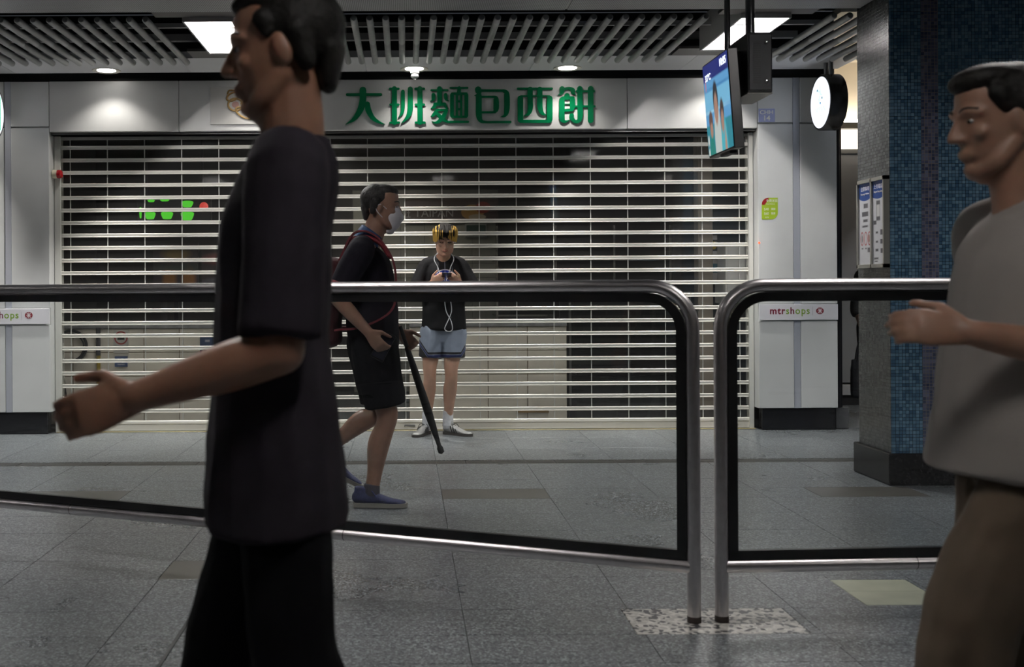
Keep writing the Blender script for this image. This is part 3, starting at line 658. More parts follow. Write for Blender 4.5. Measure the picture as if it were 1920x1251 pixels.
band(-3.618, XL-.003, -3.31, 'white band with maroon and green lettering on the pier left of the shutter')

# ---- small plates, stickers, button
pt = root('unit_plate', 'small lilac plate with white unit number at the top of the right pier', 'sign', (2.93, 8.85, 2.5))
boxp('plate', 2.866, 2.998, 8.846, 8.8505, 2.497, 2.605, M('lilac plate', (.36,.4,.66), .4), pt, .001)
lt = M('plate lettering', (.85,.84,.8), .5)
lettering('CHH', .045, lt, pt, (2.93, 8.8455, 2.574), bold=.001, sx=1.15); lettering('14', .055, lt, pt, (2.93, 8.8455, 2.526), bold=.0015, sx=1.1)
st = root('price_sticker', 'lime green leaf-shaped sticker with red corner on the right pier', 'sticker', (2.94, 8.85, 1.7))
x0, x1, z0, z1 = 2.888, 3.018, 1.708, 1.884; rr_ = .055
def arc(cx, cz, r_, a0, a1): return [(cx+r_*math.cos(R(a0+(a1-a0)*i/8)), cz+r_*math.sin(R(a0+(a1-a0)*i/8))) for i in range(9)]
poly = [(x0,z0)]+arc(x1-rr_,z0+rr_,rr_,-90,0)+[(x1,z1)]+arc(x0+rr_,z1-rr_,rr_,90,180)
part('sticker_base', MB().prism(poly, 8.847, 8.8505).mesh('sticker_base'), M('lime sticker', (.36,.52,.03), .4), st)
part('red_corner', MB().prism(arc(x0+rr_,z1-rr_,rr_,90,180)+[(x0+.02,z1-rr_-.005),(x0+.055,z1-.015)], 8.8462, 8.8475).mesh('red_corner'), M('sticker red', (.35,.01,.02), .4), st)
for tx, s, xx, zz in [('免費送貨',.026,2.97,1.857),('Free Delivery',.014,2.96,1.833),('$40',.028,2.925,1.79),('$60',.028,2.925,1.755),('滿額',.02,2.98,1.79),('優惠',.02,2.98,1.755),('MTR',.016,2.93,1.724)]:
    lettering(tx, s, lt, st, (xx, 8.8465, zz), sx=.9)
bt = root('alarm_button', 'cream and red push button sticking out of the left shutter jamb', 'button', (XL, 8.93, 2.1))
part('button_body', MB().lathe([(.03,.0),(.036,.004),(.034,.04),(.028,.045)], 18, axis='x').mesh('button_body', smooth=True), M('cream plastic', (.7,.64,.48), .35), bt, (XL, 8.93, 2.115))
part('button_cap', MB().lathe([(.034,.04),(.036,.048),(.034,.07),(.022,.08),(.001,.082)], 18, axis='x').mesh('button_cap', smooth=True), M('red plastic', (.45,.008,.015), .2), bt, (XL, 8.93, 2.115))
rd = root('indicator_lamp', 'tiny red indicator lamp on the edge of the right pier', 'lamp', (2.861,8.85,1.52))
part('indicator_lens', MB().lathe([(.001,-.006),(.006,-.005),(.008,.001)], 10, axis='y').mesh('indicator_lens'), M('red lamp', (.8,.05,.02), .3, emit=(1,.08,.02), estr=2), rd, (2.866,8.849,1.519))

# ---- notice frame on the column side
nf = root('notice_board', 'aluminium double notice frame with two blue-headed posters on the column', 'notice board', (2.82, 6.6, 1.28))
fy0, fy1, fz0, fz1 = 6.405, 6.79, 1.275, 1.815; X1 = 2.839; X0 = 2.803
fr = MB()
for a in [(fy0,fy1,fz0,fz0+.022),(fy0,fy1,fz1-.022,fz1),(fy0,fy0+.014,fz0,fz1),(fy1-.014,fy1,fz0,fz1),(6.578,6.592,fz0,fz1)]: fr.box(X0,X1,a[0],a[1],a[2],a[3])
part('frame', fr.mesh('frame'), M('pale aluminium', (.5,.5,.46), .35, .7), nf)
blue = (.02,.06,.25)
def poster(y0, y1, layers, nm):
    cy, cz = (y0+y1)/2, (fz0+fz1)/2
    m_ = print_mat(nm, (.62,.63,.66), layers, axes=('Y','Z'), rough=.25, soft=.002)
    return part('poster', boxm('poster', .004, y1-y0, fz1-fz0-.04), m_, nf, (X0+.012, cy, cz))
gr_ = (.12,.12,.13)
RD = (.4,.03,.03)
poster(fy0+.014, 6.578, [('e',0,.24,.16,.10,blue),('b',-.0,.07,.026,.06,gr_),('b',-.0,.07,.021,.035,(.6,.6,.6)),('b',.045,-.0,.02,.012,gr_),('b',-.045,-.06,.018,.016,gr_),('b',-.045,-.115,.018,.014,gr_),('b',-.045,-.17,.015,.014,gr_),('b',.02,-.06,.016,.006,gr_),('b',.02,-.115,.016,.006,gr_),('b',.02,-.165,.02,.008,gr_),('b',.03,-.215,.03,.006,gr_),('b',.03,-.232,.02,.004,gr_)], 'phone recycling poster')
poster(6.592, fy1-.014, [('e',0,.24,.15,.10,blue),('b',-.01,.11,.03,.014,gr_),('b',0,.06,.045,.014,gr_),('b',-.005,.02,.032,.008,gr_),('b',0,-.015,.04,.006,gr_),
   ('e',.045,-.09,.024,.042,RD),('e',.045,-.09,.019,.035,(.6,.6,.62)),('b',.045,-.09,.006,.02,gr_),('e',-.008,-.09,.024,.042,RD),('e',-.008,-.09,.019,.035,(.6,.6,.62)),('e',-.06,-.09,.024,.042,RD),('e',-.06,-.09,.019,.035,(.6,.6,.62)),('b',-.055,-.09,.008,.022,(.3,.12,.08)),('b',.04,-.15,.012,.004,gr_),('b',-.01,-.15,.01,.004,gr_),('b',-.05,-.16,.016,.014,gr_)], 'prohibition notice poster')
prl = (Matrix.Rotation(R(-90),4,'Z') @ Matrix.Rotation(R(90),4,'X')).to_euler()
for y_, a, b in [(6.498,'上月電話','Report Recycling'),(6.684,'注意事項','Passenger Notice')]:
    part('lettering', text_mesh(a, .03, .0006), M('poster white', (.8,.8,.85), .5), nf, (X0+.0095, y_, 1.757), prl)
    part('lettering', text_mesh(b, .017, .0006), M('poster white', (.8,.8,.85), .5), nf, (X0+.0095, y_, 1.728), prl)

# ================================================================ GLASS BARRIERS
def barrier(p0, ang, length, label):
    u = Vector((math.cos(ang), math.sin(ang), 0)); P0 = Vector((p0[0], p0[1], 0))
    t = root('glass_barrier', label, 'barrier', P0, 'steel and glass crowd barriers')
    Q = lambda a, z: P0 + u*a + Vector((0,0,z))
    rb, zt, zb, rt = .15, 1.172, .192, .0232
    path = [Q(0,.02), Q(0,zt-rb-.2)]
    path += [Q(rb-rb*math.cos(R(a)), zt-rb+rb*math.sin(R(a))) for a in range(0,91,10)]
    path += [Q(length-rb+rb*math.sin(R(a)), zt-rb+rb*math.cos(R(a))) for a in range(0,91,10)]
    path += [Q(length,zt-rb-.2), Q(length,.02)]
    part('handrail', MB().tube(path, rt, 20).mesh('handrail', smooth=True), steel, t)
    part('bottom_rail', MB().tube([Q(.012,zb), Q(length-.012,zb)], .0232, 18).mesh('bottom_rail', smooth=True), steel, t)
    for a in (0, length): part('foot_collar', MB().lathe([(.0245,.0005),(.0245,.02),(.022,.024)], 18, c=Q(a,0)).mesh('foot_collar', smooth=True), M('rusty collar', (.03,.02,.017), .6), t)
    g = .0232+.0165; rg = rb-g+.01
    gp = [Q(g, zb+g), ] + [Q(g+rg-rg*math.cos(R(a)), zt-g-rg+rg*math.sin(R(a))) for a in range(0,91,10)] + [Q(length-g-rg+rg*math.sin(R(a)), zt-g-rg+rg*math.cos(R(a))) for a in range(0,91,10)] + [Q(length-g, zb+g)]
    nrm = Vector((-u.y, u.x, 0)); pr = [(-.011,-.0165),(.011,-.0165),(.011,.0165),(-.011,.0165)]
    ga = MB().sweep(gp, pr, side=nrm); ga.sweep([Q(g-.0165,zb+g), Q(length-g+.0165,zb+g)], pr, side=nrm)
    part('rubber_gasket', ga.mesh('rubber_gasket'), rubber, t)
    gl_ = [Q(g, zb+g)] + gp[1:-1] + [Q(length-g, zb+g)]
    mb = MB(); k = len(gl_)
    mb.add([p-nrm*.004 for p in gl_]+[p+nrm*.004 for p in gl_], [tuple(range(k)), tuple(range(2*k-1,k-1,-1))]+[((i+1)%k,i,i+k,(i+1)%k+k) for i in range(k)])
    part('glass_pane', mb.mesh('glass_pane'), glass_m, t)
    for a in (length*.33, length*.66): part('rail_joint', MB().tube([Q(a-.0015,zb), Q(a+.0015,zb)], .0236, 18).mesh('rail_joint', smooth=True), M('joint dark', (.1,.09,.09), .4, .8), t)
barrier((1.0, 3.808), math.atan2(1.222, -2.87), 4.1, 'long steel-tube glass barrier running away to the left')
barrier((1.098, 3.815), math.atan2(.05, 1.0), 2.1, 'steel-tube glass barrier running to the right in front of the column')
# ================================================================ SHOP INTERIOR (behind the shutter)
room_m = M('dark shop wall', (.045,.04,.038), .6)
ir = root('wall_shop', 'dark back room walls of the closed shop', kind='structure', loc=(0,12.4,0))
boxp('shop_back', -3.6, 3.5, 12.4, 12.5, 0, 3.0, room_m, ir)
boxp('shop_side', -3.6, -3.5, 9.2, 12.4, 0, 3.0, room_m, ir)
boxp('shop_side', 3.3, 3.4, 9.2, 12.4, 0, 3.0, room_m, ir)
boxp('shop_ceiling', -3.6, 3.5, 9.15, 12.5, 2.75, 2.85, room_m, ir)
cream_tile = M('cream glazed tile', (.84,.78,.68), .22, noise=(4,.1)); grey_top = M('grey stone top', (.3,.3,.31), .25, noise=(12,.2))
grout_m = M('brown grout', (.2,.14,.09), .8)
def counter(x0, x1, y0, h, cols, rows, label, tile_mat):
    t = root('tiled_counter', label, 'counter', ((x0+x1)/2, y0+.3, 0))
    boxp('counter_core', x0, x1, y0+.008, y0+.6, 0, h-.03, grout_m, t)
    boxp('counter_top', x0-.0, x1+.0, y0-.02, y0+.62, h-.03, h, grey_top, t, .004)
    tw, th = (x1-x0)/cols, (h-.03)/rows
    me = boxm('tile', tw-.006, .012, th-.006, .002); me.materials.append(tile_mat)
    for i in range(cols):
        for j in range(rows): part('tile', me, None, t, (x0+tw*(i+.5), y0+.004, th*(j+.5)))
counter(-3.2, -1.35, 9.5, .86, 6, 4, 'cream tiled counter at the left behind the shutter', cream_tile)
counter(.03, 1.40, 9.5, .86, 4, 4, 'cream tiled counter in the middle behind the shutter', cream_tile)
# dark display case right of it
dc = root('display_case', 'dark glass-fronted display case at the right behind the shutter', 'display case', (1.95, 9.75, 0))
boxp('case_base', 1.42, 2.48, 9.5, 10.1, 0, .1, black_m, dc, .004)
boxp('case_back', 1.42, 2.48, 10.06, 10.1, .1, 1.1, M('dark case', (.03,.028,.028), .4), dc)
for z in (.38, .62, .86): boxp('case_shelf', 1.44, 2.46, 9.53, 10.06, z, z+.012, M('dark steel shelf', (.12,.12,.12), .25, .9), dc)
boxp('case_top', 1.42, 2.48, 9.5, 10.1, 1.1, 1.125, M('steel top', (.35,.35,.35), .25, .9), dc, .003)
for x in (1.42, 1.93, 2.46): boxp('case_post', x, x+.02, 9.5, 9.52, .1, 1.1, M('steel top', (.35,.35,.35)), dc)
boxp('case_glass', 1.44, 2.46, 9.505, 9.511, .1, 1.1, thin_glass('case glass', (.8,.82,.82), 0, .01), dc)
boxp('crumpled_tray', 1.5, 2.0, 9.6, 9.95, .392, .45, M('wrinkled foil', (.2,.2,.21), .3, .8, bump=(12,1)), dc, .01)
sp_ = root('shop_pillar', 'narrow beige pillar behind the right end of the shutter', 'pillar', (2.62,9.6,0))
boxp('pillar_shaft', 2.545, 2.675, 9.5, 9.64, .12, 2.75, M('beige pillar', (.3,.26,.21), .5, noise=(8,.1)), sp_, .006); boxp('pillar_foot', 2.535, 2.685, 9.49, 9.65, 0, .12, M('dark foot', (.08,.07,.06), .5), sp_, .004)
wb = root('white_cabinet', 'white wall cabinet seen through the right end of the shutter', 'cabinet', (2.98,9.5,1.0))
boxp('cabinet_body', 2.76, 3.15, 9.42, 9.75, 1.02, 1.52, white_p, wb, .006); boxp('cabinet_door', 2.77, 2.95, 9.41, 9.42, 1.03, 1.51, white_p, wb, .002); boxp('cabinet_door', 2.96, 3.14, 9.41, 9.42, 1.03, 1.51, white_p, wb, .002)
boxp('cabinet_leg', 2.78, 2.82, 9.44, 9.73, 0, 1.02, M('grey leg', (.3,.3,.3), .4, .5), wb); boxp('cabinet_leg', 3.09, 3.13, 9.44, 9.73, 0, 1.02, M('grey leg', (.3,.3,.3)), wb)
pn = root('notice_poster', 'yellow and teal notice on the dark panel beside the beige pillar', 'poster', (2.6,9.7,1.3))
boxp('poster_sheet', 2.69, 2.758, 9.66, 9.664, 1.2, 1.62, print_mat('teal notice', (.4,.38,.36), [('b',0,.12,.05,.05,(.02,.015,.01)),('e',0,.12,.03,.035,(.45,.3,.03)),('b',0,-.08,.05,.04,(.01,.09,.13))]), pn)
# glass display shelf row in the middle
ds = root('glass_shelf_unit', 'chrome and glass bakery shelf unit in the middle of the dark shop', 'shelf', (1.4,10.4,0))
chr_ = M('polished chrome', (.7,.7,.68), .12, 1)
for z in (.9, 1.16, 1.42): boxp('glass_shelf', .85, 2.5, 10.25, 10.7, z, z+.01, M('smoked glass shelf', (.1,.11,.12), .08), ds); boxp('shelf_trim', .85, 2.5, 10.24, 10.25, z-.004, z+.014, chr_, ds)
for x in (.85, 1.4, 1.95, 2.48): boxp('shelf_post', x, x+.022, 10.25, 10.272, 0, 1.75, chr_, ds, .002)
# tiled rear wall patch with menu board and panel
tw = root('tiled_partition', 'grey tiled partition deep in the shop behind the standing man', 'partition', (.45,11.5,0))
boxp('partition_core', -.55, .98, 11.52, 11.6, 0, 2.2, M('grey grout', (.1,.1,.09), .8), tw)
me = boxm('partition_tile', .246, .014, .146, .002); me.materials.append(M('grey tile', (.24,.24,.21), .3, noise=(3,.12)))
for i in range(6):
    for j in range(13): part('partition_tile', me, None, tw, (-.42+.25*i, 11.515, .15+.15*j))
mn = root('menu_board', 'brown menu board lettered TAIPAN with a food picture above the tiles', 'sign', (.5,11.5,1.9))
boxp('menu_panel', 0, .98, 11.47, 11.5, 1.86, 2.1, print_mat('menu print', (.07,.05,.045), [('e',.22,-.02,.12,.08,(.35,.2,.06)),('e',.33,.03,.08,.06,(.25,.04,.03)),('e',.27,-.07,.09,.03,(.4,.34,.25))]), mn, .002)
lettering('班 TAIPAN', .12, M('menu lettering', (.3,.29,.28), .5), mn, (.23, 11.466, 1.95), sx=1.0)
ep = root('breaker_panel', 'small dark green panel on the grey tiled partition', 'panel', (.75,11.5,1.75))
boxp('panel_frame', .63, .86, 11.48, 11.508, 1.7, 1.84, M('panel frame', (.3,.31,.3), .4), ep, .003); boxp('panel_door', .645, .845, 11.472, 11.482, 1.715, 1.825, M('dark green', (.03,.06,.05), .4), ep, .002)
# posters and an added glowing panel for the exit sign reflection, at the left
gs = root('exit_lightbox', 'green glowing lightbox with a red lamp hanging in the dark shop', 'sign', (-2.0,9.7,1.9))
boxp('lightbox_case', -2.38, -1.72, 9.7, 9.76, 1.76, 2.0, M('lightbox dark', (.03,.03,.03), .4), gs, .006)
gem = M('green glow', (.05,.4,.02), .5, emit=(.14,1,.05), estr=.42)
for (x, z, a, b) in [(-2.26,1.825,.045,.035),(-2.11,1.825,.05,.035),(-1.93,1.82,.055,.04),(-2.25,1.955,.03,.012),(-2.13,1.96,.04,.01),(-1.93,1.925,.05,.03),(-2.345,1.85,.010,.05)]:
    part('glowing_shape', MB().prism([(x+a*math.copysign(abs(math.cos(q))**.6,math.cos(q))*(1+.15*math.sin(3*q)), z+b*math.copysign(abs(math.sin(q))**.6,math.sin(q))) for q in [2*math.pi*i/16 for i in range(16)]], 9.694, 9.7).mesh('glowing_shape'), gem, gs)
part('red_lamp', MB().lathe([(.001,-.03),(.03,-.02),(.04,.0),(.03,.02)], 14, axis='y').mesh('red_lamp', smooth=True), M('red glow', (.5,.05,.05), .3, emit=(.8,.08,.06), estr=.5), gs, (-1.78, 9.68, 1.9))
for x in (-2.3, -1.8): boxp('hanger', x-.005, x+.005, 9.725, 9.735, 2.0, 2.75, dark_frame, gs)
for x0, x1, z0, z1, nm, lab, lay in [(-2.35,-1.93,1.1,1.6,'orange food poster','brown poster with orange food shapes at the left behind the shutter',[('e',-.06,-.1,.06,.12,(.4,.17,.04)),('e',.12,-.1,.06,.12,(.4,.17,.04)),('e',.0,.15,.12,.05,(.3,.2,.06)),('b',0,.02,.2,.03,(.05,.07,.05))]),
                            (-1.9,-1.5,1.12,1.58,'blue cake poster','purple poster with pale blue swirl at the left behind the shutter',[('e',-.05,.1,.13,.05,(.25,.08,.07)),('e',.02,.08,.07,.06,(.2,.22,.32)),('e',0,-.12,.16,.04,(.18,.18,.24)),('e',-.02,-.14,.14,.03,(.06,.045,.05))])]:
    p_ = root('shop_poster', lab, 'poster', ((x0+x1)/2, 10.2, z0)); boxp('poster_sheet', x0, x1, 10.2, 10.21, z0, z1, print_mat(nm, (.07,.055,.055), lay, soft=.02), p_)
    boxp('poster_stand', (x0+x1)/2-.02, (x0+x1)/2+.02, 10.21, 10.23, 0, z1-.1, dark_frame, p_)
# things fixed to the left counter front
ch = root('cable_hoop', 'black coiled cable hoop with a hanging dark handle at the left counter', 'cable', (-2.9,9.46,.6))
part('hoop', MB().tube([(-2.9+.135*math.cos(2*math.pi*i/32), 9.472, .68+.135*math.sin(2*math.pi*i/32)) for i in range(32)], .012, 8, closed=True).mesh('hoop', smooth=True), M('black cable', (.02,.022,.026), .4), ch)
part('hoop', MB().tube([(-2.905+.118*math.cos(2*math.pi*i/32), 9.468, .675+.118*math.sin(2*math.pi*i/32)) for i in range(32)], .007, 8, closed=True).mesh('hoop_inner', smooth=True), M('black cable', (.02,.022,.026)), ch)
part('handle', MB().tube(crom([(-2.99,9.465,.57),(-2.975,9.46,.4),(-2.95,9.46,.22),(-2.93,9.46,.05)], 5), .022, 8).mesh('handle', smooth=True), M('dark handle', (.025,.022,.022), .5), ch)
yp = root('yellow_pipe', 'yellow and dark grey vertical pipe on the left counter front', 'pipe', (-2.66,9.46,0))
part('pipe', MB().lathe([(.017,.01),(.017,.6)], 12, c=(-2.66,9.466,0)).mesh('pipe', smooth=True), M('yellow paint', (.42,.3,.03), .4), yp); part('pipe_top', MB().lathe([(.02,.6),(.02,.84)], 12, c=(-2.66,9.462,0)).mesh('pipe_top', smooth=True), M('dark pipe', (.06,.06,.065), .4), yp)
def sticker(x, z, w_, h, base, lays, nm, lab):
    t = root('notice_sticker', lab, 'sticker', (x, 9.49, z)); boxp('sticker_sheet', x-w_/2, x+w_/2, 9.486, 9.4975, z-h/2, z+h/2, print_mat(nm, base, lays, soft=.002), t)
sticker(-2.47, .72, .13, .2, (.6,.58,.54), [('e',0,.03,.058,.058,(.4,.04,.04)),('e',0,.03,.046,.046,(.6,.58,.54)),('b',0,.03,.03,.018,(.03,.03,.03)),('b',0,-.07,.05,.012,(.35,.33,.32))], 'no entry for dogs', 'white prohibition sticker with a red ring on the left counter')
sticker(-2.47, .545, .11, .09, (.06,.1,.24), [('e',0,.01,.02,.015,(.5,.52,.58)),('b',0,-.025,.03,.006,(.4,.42,.5))], 'blue notice a', 'small blue sticker under the red-ringed notice')
sticker(-1.72, .67, .13, .17, (.05,.08,.17), [('b',0,-.03,.045,.035,(.45,.42,.4)),('b',0,-.03,.03,.024,(.1,.1,.14)),('b',0,.05,.02,.01,(.4,.4,.45))], 'blue notice b', 'blue sticker with a pale square on the left counter near its right end')
ww = root('wall_washer_lamp', 'dim work lamp left on under the shop ceiling', 'lamp', (-.6, 10.6, 2.7))  # lamp added to lift the dark shop interior
boxp('lamp_body', -1.2, 0, 10.55, 10.65, 2.69, 2.75, white_p, ww, .004); boxp('lamp_diffuser', -1.18, -.02, 10.56, 10.64, 2.68, 2.69, M('shop lamp', (1,1,1), .5, emit=(1,.93,.8), estr=24), ww)
bx = root('cardboard_strip', 'brown cardboard strip at the foot of the middle counter', 'cardboard', (1.1,9.48,.1)); boxp('strip', .96, 1.24, 9.485, 9.4975, .08, .115, M('cardboard', (.32,.2,.08), .7), bx)
# ================================================================ PEOPLE
def V(*a): return Vector(a)
class Flesh:
    """closed lofts that are voxel-united into one continuous surface"""
    def __init__(s): s.mb = MB()
    def chain(s, pts, side=(1,0,0), n=4, seg=14, smooth=True, cap=(1,1)):
        P = [(*p[0], p[1], p[2] if len(p) > 2 else p[1]) for p in pts]
        if len(P) == 1:
            P = [(P[0][0], P[0][1], P[0][2]-1e-4, P[0][3], P[0][4]), (P[0][0], P[0][1], P[0][2]+1e-4, P[0][3], P[0][4])]
        Q = crom(P, n) if smooth and len(P) > 2 else (P if len(P) > 2 else crom(P, 3))
        C = [Vector(q[:3]) for q in Q]; rings = []
        def frame(t):
            sd = Vector(side); sd = sd - t*sd.dot(t)
            if sd.length < 1e-4: sd = t.orthogonal()
            sd.normalize(); return sd, t.cross(sd)
        N = len(Q)
        t0 = (C[1]-C[0]).normalized(); t1 = (C[-1]-C[-2]).normalized()
        r0 = min(Q[0][3], Q[0][4])*cap[0]; r1 = min(Q[-1][3], Q[-1][4])*cap[1]
        for (a, b) in ((.97,.2),(.8,.6),(.5,.866)): rings.append((C[0]-t0*r0*a, Q[0][3]*b, Q[0][4]*b, t0))
        for i in range(N):
            t = (C[min(i+1,N-1)]-C[max(i-1,0)]).normalized(); rings.append((C[i], max(Q[i][3],.001), max(Q[i][4],.001), t))
        for (a, b) in ((.5,.866),(.8,.6),(.97,.2)): rings.append((C[-1]+t1*r1*a, Q[-1][3]*b, Q[-1][4]*b, t1))
        vs_, fs_ = [], []
        for (c, rx, ry, t) in rings:
            sd, b = frame(t)
            vs_ += [c+sd*rx*math.cos(2*math.pi*i/seg)+b*ry*math.sin(2*math.pi*i/seg) for i in range(seg)]
        for j in range(len(rings)-1):
            for i in range(seg): fs_.append((j*seg+i, j*seg+(i+1)%seg, (j+1)*seg+(i+1)%seg, (j+1)*seg+i))
        fs_ += [tuple(range(seg-1,-1,-1)), tuple((len(rings)-1)*seg+i for i in range(seg))]
        s.mb.add(vs_, fs_); return s
    def ball(s, c, rx, ry, rz, M_=None, seg=18):
        """ellipsoid with radii along the axes of M_"""
        M_ = M_ or Matrix.Identity(3); vs_, fs_ = [], []; k = 10
        for j in range(1, k):
            a = math.pi*j/k
            for i in range(seg):
                b = 2*math.pi*i/seg; vs_.append(Vector(c)+M_@Vector((rx*math.sin(a)*math.cos(b), ry*math.sin(a)*math.sin(b), -rz*math.cos(a))))
        for j in range(k-2):
            for i in range(seg): fs_.append((j*seg+i, j*seg+(i+1)%seg, (j+1)*seg+(i+1)%seg, (j+1)*seg+i))
        fs_ += [tuple(range(seg-1,-1,-1)), tuple((k-2)*seg+i for i in range(seg))]
        s.mb.add(vs_, fs_); return s
    def build(s, name, mat, parent, voxel=.007, smooth=5, folds=None, label=None):
        me = s.mb.mesh(name); o = bpy.data.objects.new(name, me)
        m = o.modifiers.new('r', 'REMESH'); m.mode = 'VOXEL'; m.voxel_size = voxel
        m = o.modifiers.new('s', 'SMOOTH'); m.iterations = smooth; m.factor = .5
        if folds:
            tx = bpy.data.textures.new('folds', 'CLOUDS'); tx.noise_scale = folds[0]; tx.noise_depth = 1
            d = o.modifiers.new('d', 'DISPLACE'); d.texture = tx; d.strength = folds[1]; d.texture_coords = 'LOCAL'; d.mid_level = .5
        me2 = temp_eval(o); me2.name = name
        for p in me2.polygons: p.use_smooth = True
        me2.materials.clear()
        return part(name, me2, mat, parent, label=label)
def basis(fwd, up=(0,0,1)):
    """columns: right, forward, up"""
    f = Vector(fwd).normalized(); u = Vector(up); r_ = f.cross(u).normalized(); u = r_.cross(f).normalized()
    return Matrix((r_, f, u)).transposed()
def head(F, c, B, k=1.0, nose=1.0):
    g = lambda x, y, z: Vector(c)+B@Vector((x*k, y*k, z*k))
    rt = B.col[0]
    F.ball(g(0,-.014,.034), .073*k, .094*k, .083*k, B)
    F.chain([(g(0,.016,.06), .066*k, .07*k), (g(0,.022,.0), .066*k, .068*k), (g(0,.026,-.04), .060*k, .062*k), (g(0,.034,-.08), .046*k, .05*k), (g(0,.047,-.105), .026*k, .028*k)], side=rt)
    F.chain([(g(0,.086,.022), .008*k), (g(0,.098,.0), .0095*k), (g(0,.108*nose,-.022), .0125*k)], side=rt)
    for s in (-1, 1):
        F.ball(g(.012*s,.097,-.026), .009*k, .010*k, .008*k, B)
        F.chain([(g(.012*s,.087,.028), .008*k), (g(.032*s,.083,.032), .009*k), (g(.052*s,.066,.026), .008*k)], side=rt)
        F.ball(g(.040*s,.066,-.018), .020*k, .016*k, .015*k, B)
        F.ball(g(.073*s,-.006,-.006), .010*k, .018*k, .031*k, B@Matrix.Rotation(R(-18*1),3,'X'))
        F.chain([(g(.052*s,.0,-.045), .02*k), (g(.044*s,.04,-.082), .02*k), (g(.014*s,.066,-.102), .016*k)], side=rt)
    F.ball(g(0,.076,-.061), .026*k, .0165*k, .013*k, B)
    F.chain([(g(-.022,.083,-.0575), .005*k), (g(0,.0925,-.0555), .0072*k), (g(.022,.083,-.0575), .005*k)], side=(0,0,1))
    F.chain([(g(-.019,.082,-.063), .005*k), (g(0,.0905,-.0655), .008*k), (g(.019,.082,-.063), .005*k)], side=(0,0,1))
    F.ball(g(0,.078,-.094), .018*k, .014*k, .014*k, B)
def hand(F, wrist, d, n, thumb, curl=35, k=1.0, spread=.0, thumb_in=.4):
    """d: along the hand, n: way the palm faces, thumb: sideways direction of the thumb"""
    d = Vector(d).normalized(); n = Vector(n); n = (n-d*n.dot(d)).normalized(); s = Vector(thumb); s = (s-d*s.dot(d)-n*s.dot(n)).normalized()
    W_ = Vector(wrist)
    F.chain([(W_-d*.01, .027*k, .019*k), (W_+d*.03*k, .034*k, .016*k), (W_+d*.07*k, .041*k, .0145*k), (W_+d*.092*k, .040*k, .0125*k)], side=s)
    for i, (off, L) in enumerate(((.030,.072),(.0105,.080),(-.0095,.075),(-.0285,.058))):
        p = W_+d*.088*k+s*off*k; a = R(curl*.55); ang = 0; pts = [(p, .0098*k)]; 
        dirn = d
        for seg_, fr in enumerate((.45,.30,.25)):
            ang += R(curl)*(.7 if seg_ == 0 else 1.0)
            v = d*math.cos(ang)+n*math.sin(ang)+s*(off*spread)
            p = p+v.normalized()*L*fr*k; pts.append((p, (.0090-.0011*seg_)*k))
        F.chain(pts, side=s, seg=10, smooth=False)
    b = W_+d*.022*k+s*.028*k
    v1 = (s*.75+d*.75+n*thumb_in).normalized(); v2 = (s*.25+d*1.0+n*(thumb_in+.1)).normalized()
    F.chain([(b-v1*.01, .014*k), (b+v1*.035*k, .0125*k), (b+v1*.035*k+v2*.032*k, .0105*k), (b+v1*.035*k+v2*.058*k, .0085*k)], side=n, seg=10, smooth=False)
def shoe(parent, heel, d, L, upper, sole_m, lace_m, stripes=None, up=(0,0,1), z0=0.0):
    """heel: point on the ground under the heel's back, d: pointing direction"""
    d = Vector(d).normalized(); U = Vector(up); r_ = d.cross(U).normalized(); H = Vector(heel)
    g = lambda a, b, h: H+d*(a*L)+r_*(b*L)+U*(h*L)
    out = [(0.0,-.0),(.02,.10),(.12,.125),(.3,.115),(.5,.125),(.7,.165),(.85,.155),(.96,.10),(1.0,.02)]
    poly = [g(a,b,0) for a, b in out]+[g(a,-b*.93,0) for a, b in out[::-1]]
    k = len(poly); mb = MB()
    top = [p+U*(.075*L)+U*(.05*L*max(0,(.1-abs(0)))*0) for p in poly]
    mb.add(poly+top, [tuple(range(k)), tuple(range(2*k-1,k-1,-1))]+[((i+1)%k,i,i+k,(i+1)%k+k) for i in range(k)])
    so = part('sole', mb.mesh('sole', smooth=True), sole_m, parent)
    F = Flesh()
    F.chain([(g(.07,0,.17),.10*L,.11*L),(g(.16,0,.18),.118*L,.13*L),(g(.34,0,.165),.118*L,.125*L),(g(.52,0,.13),.122*L,.09*L),(g(.7,0,.095),.145*L,.06*L),(g(.85,0,.08),.135*L,.048*L),(g(.93,0,.075),.10*L,.038*L)], side=r_)
    F.chain([(g(.13,0,.2),.11*L,.12*L),(g(.15,0,.35),.105*L,.125*L)], side=r_, cap=(1,.2))
    F.chain([(g(.3,0,.3),.07*L,.03*L),(g(.27,0,.40),.06*L,.025*L)], side=r_)
    sh_ = F.build('shoe_upper', upper, parent, .006, 3)
    lc = MB()
    for q in range(5):
        a = .33+.06*q; h = .30-.035*q
        lc.tube([g(a,-.075,h-.03), g(a+.015,0,h+.006), g(a,.075,h-.03)], .011*L, 6)
    lc.tube(crom([tuple(g(.32,.02,.32)), tuple(g(.36,.12,.30)), tuple(g(.44,.15,.2))], 4), .009*L, 6); lc.tube(crom([tuple(g(.32,-.02,.32)), tuple(g(.36,-.12,.30)), tuple(g(.42,-.16,.22))], 4), .009*L, 6)
    part('laces', lc.mesh('laces', smooth=True), lace_m, sh_)
    if stripes:
        st_ = MB()
        for q in range(3):
            for s in (-1, 1):
                a = .34+.085*q
                st_.tube([g(a-.03,s*.128,.26-.03*q), g(a,s*.134,.17-.015*q), g(a+.035,s*.135,.085)], .014*L, 6)
        st_.tube([g(-.02,.0,.22), g(-.015,.0,.33)], .035*L, 8)
        part('stripes', st_.mesh('stripes', smooth=True), stripes, sh_)
